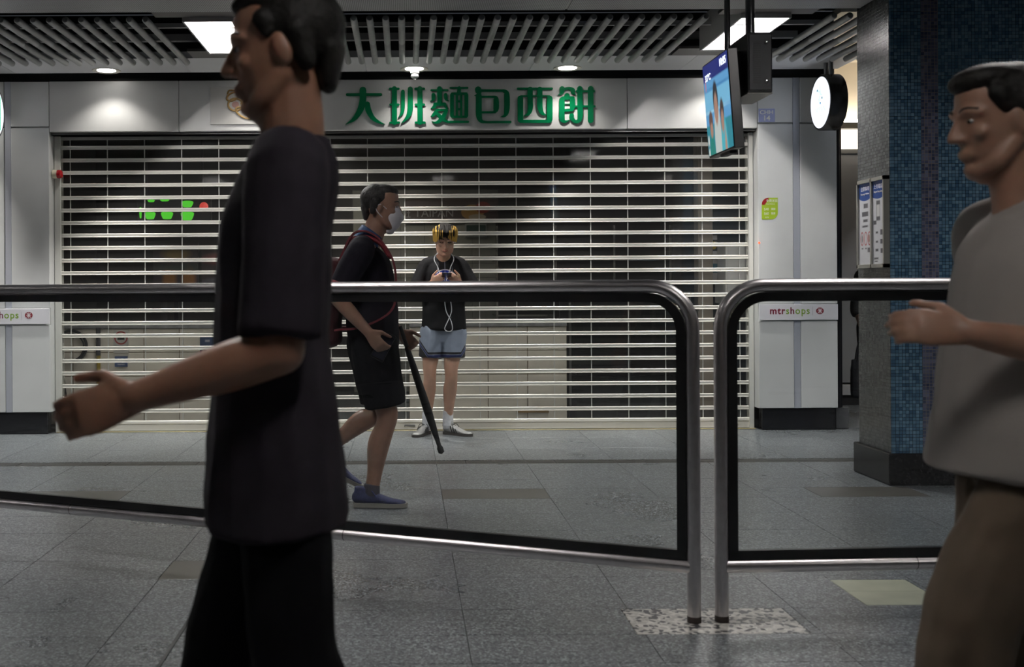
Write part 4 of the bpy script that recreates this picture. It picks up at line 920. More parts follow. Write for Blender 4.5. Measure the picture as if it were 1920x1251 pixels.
def eyes(parent, c, B, k=1.0, open_=True):
    g = lambda x, y, z: Vector(c)+B@Vector((x*k, y*k, z*k))
    mb, ir_, br = MB(), MB(), MB()
    for s in (-1, 1):
        if open_:
            e = part('eye', MB().lathe([(.001,-.0075*k),(.006*k,-.0055*k),(.0098*k,0),(.006*k,.0055*k),(.001,.0075*k)], 12, c=g(.030*s,.0735,.010)).mesh('eye', smooth=True), M('eye white', (.55,.52,.5), .2), parent)
            p = g(.030*s,.0820,.010); part('iris', MB().lathe([(.001,-.0045*k),(.0035*k,-.003*k),(.0045*k,0),(.0035*k,.003*k),(.001,.0045*k)], 10, c=p).mesh('iris', smooth=True), M('iris brown', (.02,.012,.008), .1), e)
        else:
            part('eyelashes', MB().tube(crom([tuple(g(.016*s,.0855,.009)), tuple(g(.031*s,.087,.005)), tuple(g(.046*s,.078,.008))], 4), .0028*k, 6).mesh('eyelashes', smooth=True), M('lash black', (.01,.008,.007), .5), parent)
        part('eyebrow', MB().tube(crom([tuple(g(.014*s,.0895,.033)), tuple(g(.031*s,.0865,.039)), tuple(g(.052*s,.069,.033))], 4), .0036*k, 6).mesh('eyebrow', smooth=True), M('brow black', (.014,.01,.008), .7), parent)
def skin(name, col): return M(name, col, .45, sub=.12, noise=(25,.08), bump=(140,.06))
hair_black = M('black hair', (.008,.007,.006), .6, spec=.25, noise=(60,.4), bump=(90,.4))

# ---------------------------------------------------------------- standing man with the phone
X_, Y_ = .305, 8.70
p1 = root('person', 'man in black T-shirt and grey-blue shorts standing against the shutter looking at a phone', 'person', (X_, Y_, 0))
sk1 = skin('skin of the standing man', (.46,.27,.19))
Bh = basis((.03,-1,-.42)); hc = V(X_+.008, Y_-.10, 1.548)
F = Flesh(); head(F, hc, Bh, 1.0)
F.chain([(V(X_,Y_+.03,1.33),.062,.06),(V(X_,Y_-.02,1.43),.056,.056),(V(X_+.004,Y_-.07,1.50),.055,.058)])
F.chain([(V(X_,Y_+.02,.86),.15,.10),(V(X_,Y_+.02,1.05),.14,.095),(V(X_,Y_+.02,1.25),.16,.10),(V(X_,Y_+.03,1.36),.12,.07)])
rE, lE = V(X_-.2,Y_-.05,1.125), V(X_+.212,Y_-.05,1.125)
rW, lW = V(X_-.095,Y_-.26,1.205), V(X_+.112,Y_-.26,1.205)
for sh0, E, W_ in ((V(X_-.14,Y_+.03,1.325),rE,rW),(V(X_+.145,Y_+.03,1.325),lE,lW)):
    F.chain([(sh0,.048),(sh0.lerp(E,.5),.043),(E,.04)]); F.chain([(E,.041),(E.lerp(W_,.35),.04),(W_,.027)])
hand(F, rW, (.55,-.62,.42), (.7,.2,.45), (.1,.1,.9), 52, .9, thumb_in=.35); hand(F, lW, (-.55,-.62,.42), (-.7,.2,.45), (-.1,.1,.9), 52, .9, thumb_in=.35)
LEG = [((X_-.09,Y_+.02,.84),(X_-.115,Y_-.03,.50),(X_-.135,Y_+.03,.10)), ((X_+.085,Y_+.02,.84),(X_+.055,Y_-.03,.50),(X_+.03,Y_+.03,.10))]
for h, kn, an in LEG:
    h, kn, an = Vector(h), Vector(kn), Vector(an)
    F.chain([(h,.09,.095),(h.lerp(kn,.55),.072,.075),(kn+V(0,0,.05),.058,.058),(kn+V(0,-.004,0),.052,.055),(kn-V(0,0,.06),.05,.052),(kn.lerp(an,.38)+V(0,.012,0),.055,.058),(kn.lerp(an,.75)+V(0,.004,0),.038,.04),(an,.033,.036)])
body1 = F.build('body', sk1, p1, .0065, 4)
eyes(body1, hc, Bh, 1.0, open_=False)
part('lips', MB().tube(crom([tuple(hc+Bh@V(-.02,.0885,-.0605)), tuple(hc+Bh@V(0,.0995,-.0605)), tuple(hc+Bh@V(.02,.0885,-.0605))], 4), .0042, 6).mesh('lips', smooth=True), M('lips', (.35,.13,.1), .4), body1)
F = Flesh()
F.ball(hc+Bh@V(0,-.028,.05), .081, .092, .076, Bh); F.ball(hc+Bh@V(0,.010,.086), .07, .076, .04, Bh)
for i in range(31):
    a = -1.5+3.0*i/30; s = 1 if a > 0 else -1; j_ = random.uniform(-1,1)
    top = hc+Bh@V(.012*s+.02*a, .02+.01*j_, .126); mid = hc+Bh@V(.089*math.sin(a), .010+.087*math.cos(a), .09+.006*j_)
    end = hc+Bh@V(.092*math.sin(a+.06*j_), .006+.095*math.cos(a), .053-.062*abs(math.sin(a))**1.3+.009*j_)
    F.chain([(top,.009),(mid,.010),(end,.003)], seg=7)
hm = bpy.data.materials.new('black hair with bleached streaks'); hm.use_nodes = True
def streaks(m):
    nt = m.node_tree; b = nt.nodes['Principled BSDF']; b.inputs['Roughness'].default_value = .7; b.inputs['Specular IOR Level'].default_value = .1
    tc = nd(nt, 'ShaderNodeTexCoord'); mp = nd(nt, 'ShaderNodeMapping'); mp.inputs['Scale'].default_value = (105,22,5); nt.links.new(tc.outputs['Object'], mp.inputs[0])
    n = nd(nt, 'ShaderNodeTexNoise'); n.inputs['Scale'].default_value = 1; n.inputs['Detail'].default_value = 2; nt.links.new(mp.outputs[0], n.inputs['Vector'])
    sp = nd(nt, 'ShaderNodeSeparateXYZ'); nt.links.new(tc.outputs['Object'], sp.inputs[0])
    def mth(op, a, c):
        q = nd(nt, 'ShaderNodeMath', operation=op)
        for k, v in enumerate((a, c)):
            if isinstance(v, (int, float)): q.inputs[k].default_value = v
            else: nt.links.new(v, q.inputs[k])
        return q.outputs[0]
    side = mth('MULTIPLY', mth('SUBTRACT', mth('ABSOLUTE', mth('SUBTRACT', sp.outputs['X'], hc.x), 0), .05), 3.2)
    low = mth('MULTIPLY', mth('SUBTRACT', sp.outputs['Z'], hc.z+.06), -1.6)
    f = mth('ADD', mth('ADD', n.outputs['Fac'], side), low)
    r = nd(nt, 'ShaderNodeMapRange'); r.inputs['From Min'].default_value = .52; r.inputs['From Max'].default_value = .58; nt.links.new(f, r.inputs['Value'])
    mx = nd(nt, 'ShaderNodeMix', data_type='RGBA'); mx.inputs[6].default_value = (.008,.007,.006,1); mx.inputs[7].default_value = (.5,.31,.07,1); nt.links.new(r.outputs[0], mx.inputs[0]); nt.links.new(mx.outputs[2], b.inputs['Base Color'])
streaks(hm)
hr = F.build('hair', hm, p1, .004, 1)
# T-shirt, with a round blue print on the chest
shirt_m = print_mat('black T-shirt', (.006,.006,.007), [('e',X_+.008,1.19,.112,.125,(.5,.5,.55)),('e',X_+.008,1.19,.106,.119,(.012,.025,.2)),
    ('b',X_+.008,1.25,.0015,.06,(.35,.36,.45)),('b',X_-.05,1.25,.0015,.04,(.35,.36,.45)),('b',X_+.066,1.25,.0015,.04,(.35,.36,.45)),('e',X_+.008,1.16,.06,.07,(.02,.05,.3))], rough=.85, soft=.002)
F = Flesh()
F.chain([(V(X_,Y_+.01,.84),.184,.135),(V(X_,Y_+.01,.95),.175,.125),(V(X_,Y_+.015,1.12),.172,.125),(V(X_,Y_+.02,1.27),.178,.12),(V(X_,Y_+.025,1.37),.15,.085),(V(X_,Y_+.01,1.415),.085,.07)], cap=(.12,.25))
for s, E in ((-1,rE),(1,lE)):
    F.chain([(V(X_+s*.05,Y_+.02,1.385),.045,.055),(V(X_+s*.13,Y_+.02,1.352),.058,.066),(V(X_+s*.175,Y_-.0,1.28),.06,.07),(E+V(s*.012,.02,.06),.062,.072),(E+V(s*.008,-.0,.0),.06,.068)], cap=(1,.2))
F.build('t_shirt', shirt_m, p1, .008, 5, folds=(.12,.012))
sh_m = bpy.data.materials.new('basketball shorts'); sh_m.use_nodes = True
def shorts_mat(m):
    nt = m.node_tree; b = nt.nodes['Principled BSDF']; b.inputs['Roughness'].default_value = .6
    tc = nd(nt, 'ShaderNodeTexCoord'); sp = nd(nt, 'ShaderNodeSeparateXYZ'); nt.links.new(tc.outputs['Object'], sp.inputs[0])
    sub = nd(nt, 'ShaderNodeMath', operation='SUBTRACT'); sub.inputs[1].default_value = X_; nt.links.new(sp.outputs['X'], sub.inputs[0])
    ab = nd(nt, 'ShaderNodeMath', operation='ABSOLUTE'); nt.links.new(sub.outputs[0], ab.inputs[0])
    mx = nd(nt, 'ShaderNodeMath', operation='SUBTRACT'); mx.inputs[1].default_value = .13; nt.links.new(ab.outputs[0], mx.inputs[0])
    m0 = nd(nt, 'ShaderNodeMath', operation='MAXIMUM'); m0.inputs[1].default_value = 0; nt.links.new(mx.outputs[0], m0.inputs[0])
    md = nd(nt, 'ShaderNodeMath', operation='MULTIPLY'); md.inputs[1].default_value = 1.5; nt.links.new(m0.outputs[0], md.inputs[0])
    z = nd(nt, 'ShaderNodeMath', operation='SUBTRACT'); nt.links.new(sp.outputs['Z'], z.inputs[0]); nt.links.new(md.outputs[0], z.inputs[1])
    r = nd(nt, 'ShaderNodeMapRange'); r.inputs['From Min'].default_value = .55; r.inputs['From Max'].default_value = .75; nt.links.new(z.outputs[0], r.inputs['Value'])
    cr = nd(nt, 'ShaderNodeValToRGB'); cr.color_ramp.interpolation = 'CONSTANT'; e = cr.color_ramp.elements
    cols = [(0,(.006,.006,.008)),(.33,(.25,.28,.34)),(.345,(.01,.018,.09)),(.45,(.25,.28,.34)),(.465,(.006,.006,.009)),(.56,(.2,.235,.3))]
    e[0].position = 0; e[0].color = (*cols[0][1],1); e[1].position = cols[1][0]; e[1].color = (*cols[1][1],1)
    for p, c in cols[2:]: q = e.new(p); q.color = (*c,1)
    nt.links.new(r.outputs[0], cr.inputs[0]); nt.links.new(cr.outputs[0], b.inputs['Base Color'])
shorts_mat(sh_m)
F = Flesh()
F.chain([(V(X_-.012,Y_+.02,.9),.16,.11),(V(X_-.012,Y_+.02,.8),.17,.115)])
for s, (h, kn, an) in zip((-1,1), LEG): F.chain([(Vector(h)+V(0,0,-.02),.1,.12),(V(h[0]-.01+s*.0,Y_+.01,.72),.098,.12),(V(h[0]-.015+s*.006,Y_+.0,.615),.096,.115)], cap=(1,.1))
F.build('shorts', sh_m, p1, .007, 4, folds=(.08,.012))
sock_m = M('white sock', (.62,.63,.66), .8, bump=(200,.3)); silver = M('silver leather', (.42,.42,.41), .4, .3); sole_dark = M('gum sole', (.05,.045,.04), .6); blk = M('black trim', (.01,.01,.011), .5)
for (h, kn, an), hl, dr in zip(LEG, (V(X_-.125,Y_+.08,0),V(X_+.0,Y_+.05,0)), ((-.42,-.9,0),(.78,-.62,0))):
    a = Vector(an); Flesh().chain([(a+V(0,0,-.03),.043,.05),(a+V(0,0,.03),.042,.045),(a+V(0,0,.09),.04,.044)], cap=(1,.1)).build('sock', sock_m, p1, .006, 2, folds=(.02,.006))
    shoe(p1, hl, dr, .275, silver, sole_dark, blk, stripes=blk)
ph = root('phone', 'small black phone held by the standing man at his chest', 'phone', (X_+.01, Y_-.375, 1.25))
mbx = boxm('phone_body', .076, .009, .15, .003)
o = part('phone_body', mbx, M('phone black', (.012,.012,.014), .25), ph, (X_+.01, Y_-.36, 1.265), (R(78),0,0))
o = part('phone_screen', boxm('phone_screen', .068, .001, .135), M('phone glow', (.02,.02,.02), .2, emit=(.6,.7,.9), estr=.35), ph, (X_+.01, Y_-.359, 1.2700), (R(78),0,0))
er = root('earphones', 'white wired earphones looping from the ears down to below the shirt hem', 'earphones', (X_, Y_-.1, 1.3))
wm = M('white cable', (.6,.6,.62), .4)
for s in (-1, 1):
    ear = hc+Bh@V(.08*s,.01,-.012); part('earbud', MB().lathe([(.001,-.012),(.007,-.009),(.009,0),(.006,.008),(.001,.011)], 10, c=ear).mesh('earbud', smooth=True), wm, er)
    part('ear_cable', MB().tube(crom([tuple(ear), (X_+.07*s,Y_-.12,1.42), (X_+.05*s,Y_-.15,1.33), (X_+.022*s,Y_-.19,1.25), (X_+.004+.006*s,Y_-.3,1.225)], 6), .0033, 6).mesh('ear_cable', smooth=True), wm, er)
part('main_cable', MB().tube(crom([(X_+.012,Y_-.30,1.225),(X_+.0,Y_-.2,1.1),(X_+.012,Y_-.17,.99),(X_+.05,Y_-.17,.91),(X_+.06,Y_-.175,.845),(X_+.03,Y_-.175,.828),(X_+.0,Y_-.175,.85),(X_+.03,Y_-.17,.92),(X_+.055,Y_-.165,.99),(X_+.045,Y_-.18,1.09),(X_+.04,Y_-.25,1.2)], 6), .0036, 6).mesh('main_cable', smooth=True), wm, er)

# ---------------------------------------------------------------- masked man walking right, behind the barrier
p2 = root('person', 'man in white face mask, dark polo and black shorts walking right behind the barrier', 'person', (-.17, 5.92, 0))
sk2 = skin('skin of the masked man', (.30,.17,.12)); Y2 = 5.92; x_ = lambda px, Y=5.92: (px-760)*Y/2050; z_ = lambda py, Y=5.92: CAM_Z-(py-540)*Y/2050
B2 = basis((1,-.05,-.12)); h2 = V(x_(716), Y2, 1.605)
F = Flesh(); head(F, h2, B2, 1.02)
F.chain([(V(x_(688),Y2,1.36),.065,.068),(V(x_(700),Y2,1.46),.056,.06),(V(x_(710),Y2,1.54),.055,.06)], side=(0,1,0))
F.chain([(V(-.19,Y2,.88),.15,.10),(V(-.19,Y2,1.05),.145,.11),(V(-.2,Y2,1.25),.165,.11),(V(-.21,Y2,1.37),.12,.07)], side=(0,1,0))
rS, rE2, rW2 = V(-.235,Y2-.185,1.365), V(-.36,Y2-.24,1.125), V(-.195,Y2-.26,.945)
lS, lE2, lW2 = V(-.235,Y2+.185,1.365), V(-.2,Y2+.24,1.07), V(-.03,Y2+.22,.92)
for a, e, w2 in ((rS,rE2,rW2),(lS,lE2,lW2)): F.chain([(a,.055),(a.lerp(e,.5),.047),(e,.041)]); F.chain([(e,.041),(e.lerp(w2,.35),.04),(w2,.027)])
hand(F, rW2, (.62,0,-.78), (.25,.9,.3), (.7,-.1,.6), 32, 1.0); hand(F, lW2, (.7,0,-.7), (0,-1,0), (.7,.0,.7), 60, 1.0)
LG2 = [((-.17,Y2-.09,.87),(-.10,Y2-.09,.49),(-.185,Y2-.08,.09)), ((-.2,Y2+.09,.87),(-.13,Y2+.1,.50),(-.42,Y2+.1,.30))]
for h, kn, an in LG2:
    h, kn, an = Vector(h), Vector(kn), Vector(an)
    back = (an-kn).normalized().cross(V(0,1,0)); back = back if back.x < 0 else -back
    F.chain([(h,.095,.10),(h.lerp(kn,.5),.075,.08),(kn+(h-kn)*.14,.058,.062),(kn,.055,.058),(kn.lerp(an,.15),.052,.054),(kn.lerp(an,.4)+back*.014,.056,.06),(kn.lerp(an,.75)+back*.004,.038,.042),(an,.033,.038)], side=(0,1,0))
body2 = F.build('body', sk2, p2, .0065, 4); eyes(body2, h2, B2, 1.02)
F = Flesh(); F.ball(h2+B2@V(0,-.03,.045), .081, .094, .082, B2); F.ball(h2+B2@V(0,.01,.092), .066, .075, .036, B2)
for s in (-1,1): F.chain([(h2+B2@V(.07*s,-.03,.03),.03),(h2+B2@V(.074*s,-.04,-.03),.016)])
F.chain([(h2+B2@V(0,-.085,.0),.05,.03),(h2+B2@V(0,-.075,-.06),.035,.02)], side=B2.col[0])
F.build('hair', M('greying hair', (.02,.018,.018), .6, noise=(50,.5), bump=(90,.5)), p2, .0055, 2)
F = Flesh(); mk = lambda a, b, c_: h2+B2@V(a*1.02,b*1.02,c_*1.02)
F.chain([(mk(0,.052,-.01),.05,.052),(mk(0,.06,-.045),.058,.058),(mk(0,.062,-.08),.048,.05),(mk(0,.058,-.108),.032,.03)], side=B2.col[0]); F.chain([(mk(0,.09,-.015),.018,.022),(mk(0,.108,-.045),.022,.02)], side=B2.col[0])
msk = F.build('face_mask', M('white mask', (.62,.6,.64), .7, bump=(40,.2)), p2, .005, 3)
for s in (-1,1): part('ear_loop', MB().tube(crom([tuple(mk(.052*s,.05,-.02)), tuple(mk(.078*s,.0,.012)), tuple(mk(.082*s,-.022,-.01)), tuple(mk(.076*s,.0,-.04)), tuple(mk(.05*s,.045,-.075))], 5), .0022, 6).mesh('ear_loop', smooth=True), M('white mask', (.62,.6,.64)), msk)
polo = M('dark navy polo', (.010,.009,.014), .9, spec=.15, bump=(200,.1))
F = Flesh()
F.chain([(V(-.165,Y2,.84),.19,.135),(V(-.175,Y2,.95),.185,.145),(V(-.185,Y2,1.12),.18,.14),(V(-.2,Y2,1.28),.185,.13),(V(-.215,Y2,1.375),.145,.085),(V(-.2,Y2,1.42),.08,.07)], side=(0,1,0), cap=(.1,.25))
for a, e in ((rS,rE2),(lS,lE2)): F.chain([(V(a.x+.01,Y2+(a.y-Y2)*.5,1.40),.055),(a,.074),(a.lerp(e,.55),.07),(a.lerp(e,.78),.066)], cap=(1,.15))
sh2 = F.build('polo_shirt', polo, p2, .008, 5, folds=(.13,.014))
dred = M('dark red trim', (.17,.012,.02), .7)
for a, e in ((rS,rE2),(lS,lE2)): Flesh().chain([(a.lerp(e,.76),.0695),(a.lerp(e,.83),.0685)], cap=(.1,.1)).build('sleeve_cuff', dred, p2, .006, 2)
F = Flesh(); F.chain([(V(x_(686),Y2,1.405),.088,.082),(V(x_(692),Y2,1.445),.078,.074),(V(x_(699),Y2,1.475),.07,.07)], side=(0,1,0), cap=(.1,.1)); F.build('collar', M('blue collar', (.02,.06,.16), .7), p2, .006, 3)
for s in (-1,1): F = Flesh(); F.chain([(V(-.27,Y2+s*.12,1.435),.024,.012),(V(-.2,Y2+s*.125,1.44),.028,.012),(V(-.13,Y2+s*.13,1.405),.028,.012),(V(-.085,Y2+s*.125,1.34),.026,.012)], side=(0,1,0)); F.build('shoulder_yoke', dred, p2, .006, 3)
F = Flesh(); blk_short = M('black shorts cloth', (.006,.006,.008), .9, spec=.15)
F.chain([(V(-.185,Y2,.93),.17,.125),(V(-.185,Y2,.82),.18,.13)], side=(0,1,0))
for (h, kn, an) in LG2: h, kn = Vector(h), Vector(kn); F.chain([(h,.11,.13),(h.lerp(kn,.5),.10,.12),(h.lerp(kn,.86),.095,.115)], side=(0,1,0), cap=(1,.1))
F.build('shorts', blk_short, p2, .008, 4, folds=(.1,.014))
blue_shoe = M('blue grey mesh shoe', (.03,.035,.10), .7, noise=(40,.4), bump=(200,.3)); sole2 = M('pale sole', (.26,.25,.23), .6); lace2 = M('blue laces', (.02,.03,.16), .6)
shoe(p2, V(x_(660,5.84),5.84,.004), (1,-.06,0), .292, blue_shoe, sole2, lace2)
d2 = (V(-.25,Y2+.1,.14)-V(-.46,Y2+.1,.25)).normalized(); up2 = V(.45,0,.89); up2 = (up2-d2*up2.dot(d2)).normalized()
shoe(p2, V(-.50,Y2+.1,.20), d2, .285, blue_shoe, sole2, lace2, up=up2)
Flesh().chain([(V(-.187,Y2-.08,.07),.04,.046),(V(-.184,Y2-.08,.125),.038,.043)], side=(0,1,0), cap=(1,.1)).build('sock', M('dark sock', (.05,.045,.06), .8), p2, .006, 2)
o2 = root('phone', 'dark phone in the hand of the masked man', 'phone', (-.11,5.66,.85)); part('phone_body', boxm('phone_body', .075, .01, .15, .003), M('phone black', (.012,.012,.014)), o2, (-.118,5.685,.865), (0,R(28),0)); part('phone_screen', boxm('phone_screen', .066, .001, .13), M('dark screen', (.02,.02,.03), .08), o2, (-.118,5.6793,.865), (0,R(28),0))
um = root('folded_umbrella', 'black folded umbrella hanging from the masked man pointing forward and down', 'umbrella', (.2,6.1,.25))
a, b = V(.0,6.12,.86), V(.19,6.1,.27); ax = (b-a)
part('canopy', MB().lathe([(.006,0),(.015,.03),(.02,.15),(.024,.4),(.019,.5),(.013,.57)], 14).mesh('canopy', smooth=True), M('black umbrella cloth', (.008,.008,.009), .7, bump=(20,.6)), um, a, ax.to_track_quat('Z','Y').to_euler())
part('tip', MB().lathe([(.013,.565),(.012,.6),(.018,.615),(.017,.64),(.004,.648)], 12).mesh('tip', smooth=True), black_m, um, a, ax.to_track_quat('Z','Y').to_euler())
part('handle', MB().tube([a-ax.normalized()*.10, a+ax.normalized()*.02], .012, 10).mesh('handle', smooth=True), M('umbrella handle', (.03,.03,.03), .3), um)
bp_ = root('backpack', 'maroon backpack on the back of the masked man', 'backpack', (-.4,Y2,.9)); pk = M('maroon nylon', (.055,.008,.012), .7, bump=(60,.3))
F = Flesh(); F.chain([(V(-.41,Y2,.89),.12,.07),(V(-.425,Y2,1.0),.14,.085),(V(-.42,Y2,1.15),.14,.085),(V(-.385,Y2,1.3),.115,.065)], side=(0,1,0), cap=(.6,.6)); F.build('pack', pk, bp_, .008, 4, folds=(.1,.012))
Flesh().chain([(V(-.505,Y2,.93),.09,.022),(V(-.515,Y2,1.05),.095,.025),(V(-.505,Y2,1.12),.085,.02)], side=(0,1,0)).build('front_pocket', pk, bp_, .007, 3)
for s in (-1,1): part('shoulder_strap', MB().sweep(crom([(-.35,Y2+s*.09,1.32),(-.27,Y2+s*.11,1.462),(-.16,Y2+s*.115,1.45),(-.07,Y2+s*.115,1.33),(-.05,Y2+s*.13,1.18),(-.075,Y2+s*.185,1.05),(-.22,Y2+s*.215,.97),(-.36,Y2+s*.14,.95)], 5), [(-.03,-.005),(.03,-.005),(.03,.005),(-.03,.005)], side=(0,1,0)).mesh('shoulder_strap', smooth=True), M('red strap', (.12,.01,.018), .7), bp_)

# ---------------------------------------------------------------- man passing close by, walking left
p3 = root('person', 'man in dark shirt and black trousers striding left close to the viewer', 'person', (-.25, 2.1, 0))
sk3 = skin('skin of the near man', (.30,.155,.10)); Y3 = 2.1
B3 = basis((-1,.0,-.1)); h3 = V(-.232, Y3, 1.62)
F = Flesh(); head(F, h3, B3, 1.04)
F.chain([(V(-.215,Y3,1.38),.058,.055),(V(-.215,Y3,1.47),.058,.063),(V(-.222,Y3,1.56),.057,.062)], side=(0,1,0))
F.chain([(V(-.245,Y3,.88),.14,.085),(V(-.245,Y3,1.05),.14,.085),(V(-.24,Y3,1.25),.16,.09),(V(-.22,Y3,1.38),.12,.065)], side=(0,1,0))
lS3, lE3, lW3 = V(-.205,Y3-.19,1.37), V(-.215,Y3-.235,1.065), V(-.465,Y3-.22,.985)
rS3, rE3, rW3 = V(-.235,Y3+.18,1.36), V(-.24,Y3+.23,1.08), V(-.31,Y3+.27,.85)
for a, e, w2 in ((lS3,lE3,lW3),(rS3,rE3,rW3)): F.chain([(a,.056),(a.lerp(e,.5),.049),(e,.044)]); F.chain([(e,.044),(e.lerp(w2,.35),.044),(e.lerp(w2,.8),.032),(w2,.028)])
hand(F, lW3, (-.95,.0,-.3), (.0,.9,-.1), (-.3,-.1,.9), 24, 1.05); hand(F, rW3, (-.1,0,-1), (0,-1,0), (-1,0,0), 30, 1.05)
LG3 = [((-.24,Y3-.09,.88),(-.20,Y3-.09,.48),(-.02,Y3-.09,.14)), ((-.24,Y3+.09,.88),(-.36,Y3+.09,.49),(-.46,Y3+.09,.10))]
for h, kn, an in LG3:
    h, kn, an = Vector(h), Vector(kn), Vector(an); F.chain([(h,.065,.065),(h.lerp(kn,.5),.062,.064),(kn,.052,.052),(kn.lerp(an,.4),.052,.052),(an,.035,.038)], side=(0,1,0))
body3 = F.build('body', sk3, p3, .0055, 4); eyes(body3, h3, B3, 1.04)
F = Flesh(); F.ball(h3+B3@V(0,-.03,.048), .084, .098, .086, B3); F.ball(h3+B3@V(0,.014,.098), .068, .078, .036, B3)
for s in (-1,1): F.chain([(h3+B3@V(.066*s,-.035,.03),.028),(h3+B3@V(.064*s,-.048,-.03),.02)]); F.chain([(h3+B3@V(.068*s,.026,.055),.02),(h3+B3@V(.071*s,.02,.028),.010)])
F.chain([(h3+B3@V(0,-.09,.0),.055,.032),(h3+B3@V(0,-.08,-.065),.04,.02)], side=B3.col[0])
F.build('hair', hair_black, p3, .0055, 2)
F = Flesh(); shirt3 = M('dark plum shirt', (.022,.018,.024), .9, spec=.15, noise=(9,.25), bump=(220,.12))
F.chain([(V(-.248,Y3,.725),.205,.136),(V(-.25,Y3,.88),.2,.13),(V(-.255,Y3,1.1),.18,.108),(V(-.245,Y3,1.28),.178,.108),(V(-.215,Y3,1.385),.145,.092),(V(-.213,Y3,1.425),.085,.08)], side=(0,1,0), cap=(.1,.25))
for a, e in ((lS3,lE3),(rS3,rE3)): F.chain([(V(a.x,Y3+(a.y-Y3)*.5,1.405),.058),(a,.076),(a.lerp(e,.55),.074),(a.lerp(e,.92),.072)], cap=(1,.12))
F.build('shirt', shirt3, p3, .007, 5, folds=(.14,.016))
Flesh().chain([(V(-.212,Y3,1.40),.098,.09),(V(-.214,Y3,1.435),.078,.078),(V(-.216,Y3,1.452),.07,.072)], side=(0,1,0), cap=(.1,.1)).build('collar', shirt3, p3, .006, 3)
F = Flesh(); F.chain([(V(-.25,Y3,.95),.14,.085),(V(-.25,Y3,.84),.145,.09)], side=(0,1,0))
for h, kn, an in LG3: h, kn, an = Vector(h), Vector(kn), Vector(an); F.chain([(h,.08,.082),(h.lerp(kn,.5),.08,.086),(kn,.075,.08),(kn.lerp(an,.5),.07,.075),(kn.lerp(an,.97),.062,.068)], side=(0,1,0), cap=(1,.1))
F.build('trousers', M('black trousers', (.004,.004,.005), .9, spec=.1, bump=(200,.1)), p3, .008, 4, folds=(.12,.014))
blkshoe = M('black shoe', (.01,.01,.01), .4); shoe(p3, V(-.38,Y3+.09,.0), (-1,0,0), .29, blkshoe, blkshoe, blk)
dd3 = V(-.78,0,-.62); shoe(p3, V(.06,Y3-.09,.13), V(-.9,0,-.43), .285, blkshoe, blkshoe, blk, up=V(-.43,0,.9))

# ---------------------------------------------------------------- person at the right edge, walking left
p4 = root('person', 'person in pale grey shirt and brown trousers walking left at the right edge', 'person', (1.34, 2.4, 0))
sk4 = skin('skin of the person at the edge', (.34,.19,.13)); Y4 = 2.4
B4 = basis((-1,-.02,-.14)); h4 = V(1.305, Y4, 1.525)
F = Flesh(); head(F, h4, B4, 1.0)
F.chain([(V(1.36,Y4,1.29),.062,.064),(V(1.345,Y4,1.38),.052,.056),(V(1.325,Y4,1.46),.052,.056)], side=(0,1,0))
F.chain([(V(1.34,Y4,.82),.15,.10),(V(1.34,Y4,.98),.14,.10),(V(1.345,Y4,1.18),.155,.10),(V(1.365,Y4,1.30),.11,.065)], side=(0,1,0))
lS4, lE4, lW4 = V(1.365,Y4-.175,1.285), V(1.35,Y4-.22,1.03), V(1.13,Y4-.2,1.075)
rS4, rE4, rW4 = V(1.365,Y4+.175,1.285), V(1.42,Y4+.22,1.03), V(1.39,Y4+.22,.79)
for a, e, w2 in ((lS4,lE4,lW4),(rS4,rE4,rW4)): F.chain([(a,.052),(a.lerp(e,.5),.044),(e,.04)]); F.chain([(e,.04),(e.lerp(w2,.35),.039),(w2,.026)])
hand(F, lW4, (-.95,.1,.12), (0,.9,-.3), (-.2,.1,.95), 28, .98); hand(F, rW4, (-.1,0,-1), (0,-1,0), (-1,0,0), 28, .98)
LG4 = [((1.34,Y4-.085,.82),(1.20,Y4-.085,.46),(1.13,Y4-.085,.09)), ((1.35,Y4+.085,.82),(1.36,Y4+.085,.45),(1.52,Y4+.085,.14))]
for h, kn, an in LG4: h, kn, an = Vector(h), Vector(kn), Vector(an); F.chain([(h,.09,.09),(h.lerp(kn,.5),.07,.072),(kn,.053,.053),(kn.lerp(an,.4),.053,.053),(an,.034,.036)], side=(0,1,0))
body4 = F.build('body', sk4, p4, .006, 4); eyes(body4, h4, B4, 1.0)
F = Flesh(); F.ball(h4+B4@V(0,-.03,.045), .084, .098, .086, B4); F.ball(h4+B4@V(0,.016,.096), .07, .08, .037, B4)
for s in (-1,1): F.chain([(h4+B4@V(.066*s,-.035,.03),.03),(h4+B4@V(.064*s,-.05,-.035),.022)]); F.chain([(h4+B4@V(.066*s,.03,.06),.022),(h4+B4@V(.07*s,.02,.028),.011)])
F.chain([(h4+B4@V(0,-.09,.0),.058,.035),(h4+B4@V(0,-.085,-.075),.045,.022)], side=B4.col[0]); F.build('hair', hair_black, p4, .006, 2)
F = Flesh(); F.chain([(V(1.325,Y4,.76),.21,.165),(V(1.33,Y4,.88),.2,.152),(V(1.335,Y4,1.08),.178,.13),(V(1.345,Y4,1.2),.172,.118),(V(1.365,Y4,1.305),.135,.082),(V(1.36,Y4,1.345),.075,.068)], side=(0,1,0), cap=(.1,.25))
for a, e in ((lS4,lE4),(rS4,rE4)): F.chain([(V(a.x,Y4+(a.y-Y4)*.5,1.325),.054),(a,.07),(a.lerp(e,.55),.07),(a.lerp(e,.85),.07)], cap=(1,.12))
F.build('shirt', M('pale grey shirt', (.34,.31,.29), .85, bump=(200,.1)), p4, .008, 5, folds=(.13,.016))
F = Flesh(); F.chain([(V(1.34,Y4,.86),.14,.095),(V(1.34,Y4,.79),.145,.1)], side=(0,1,0))
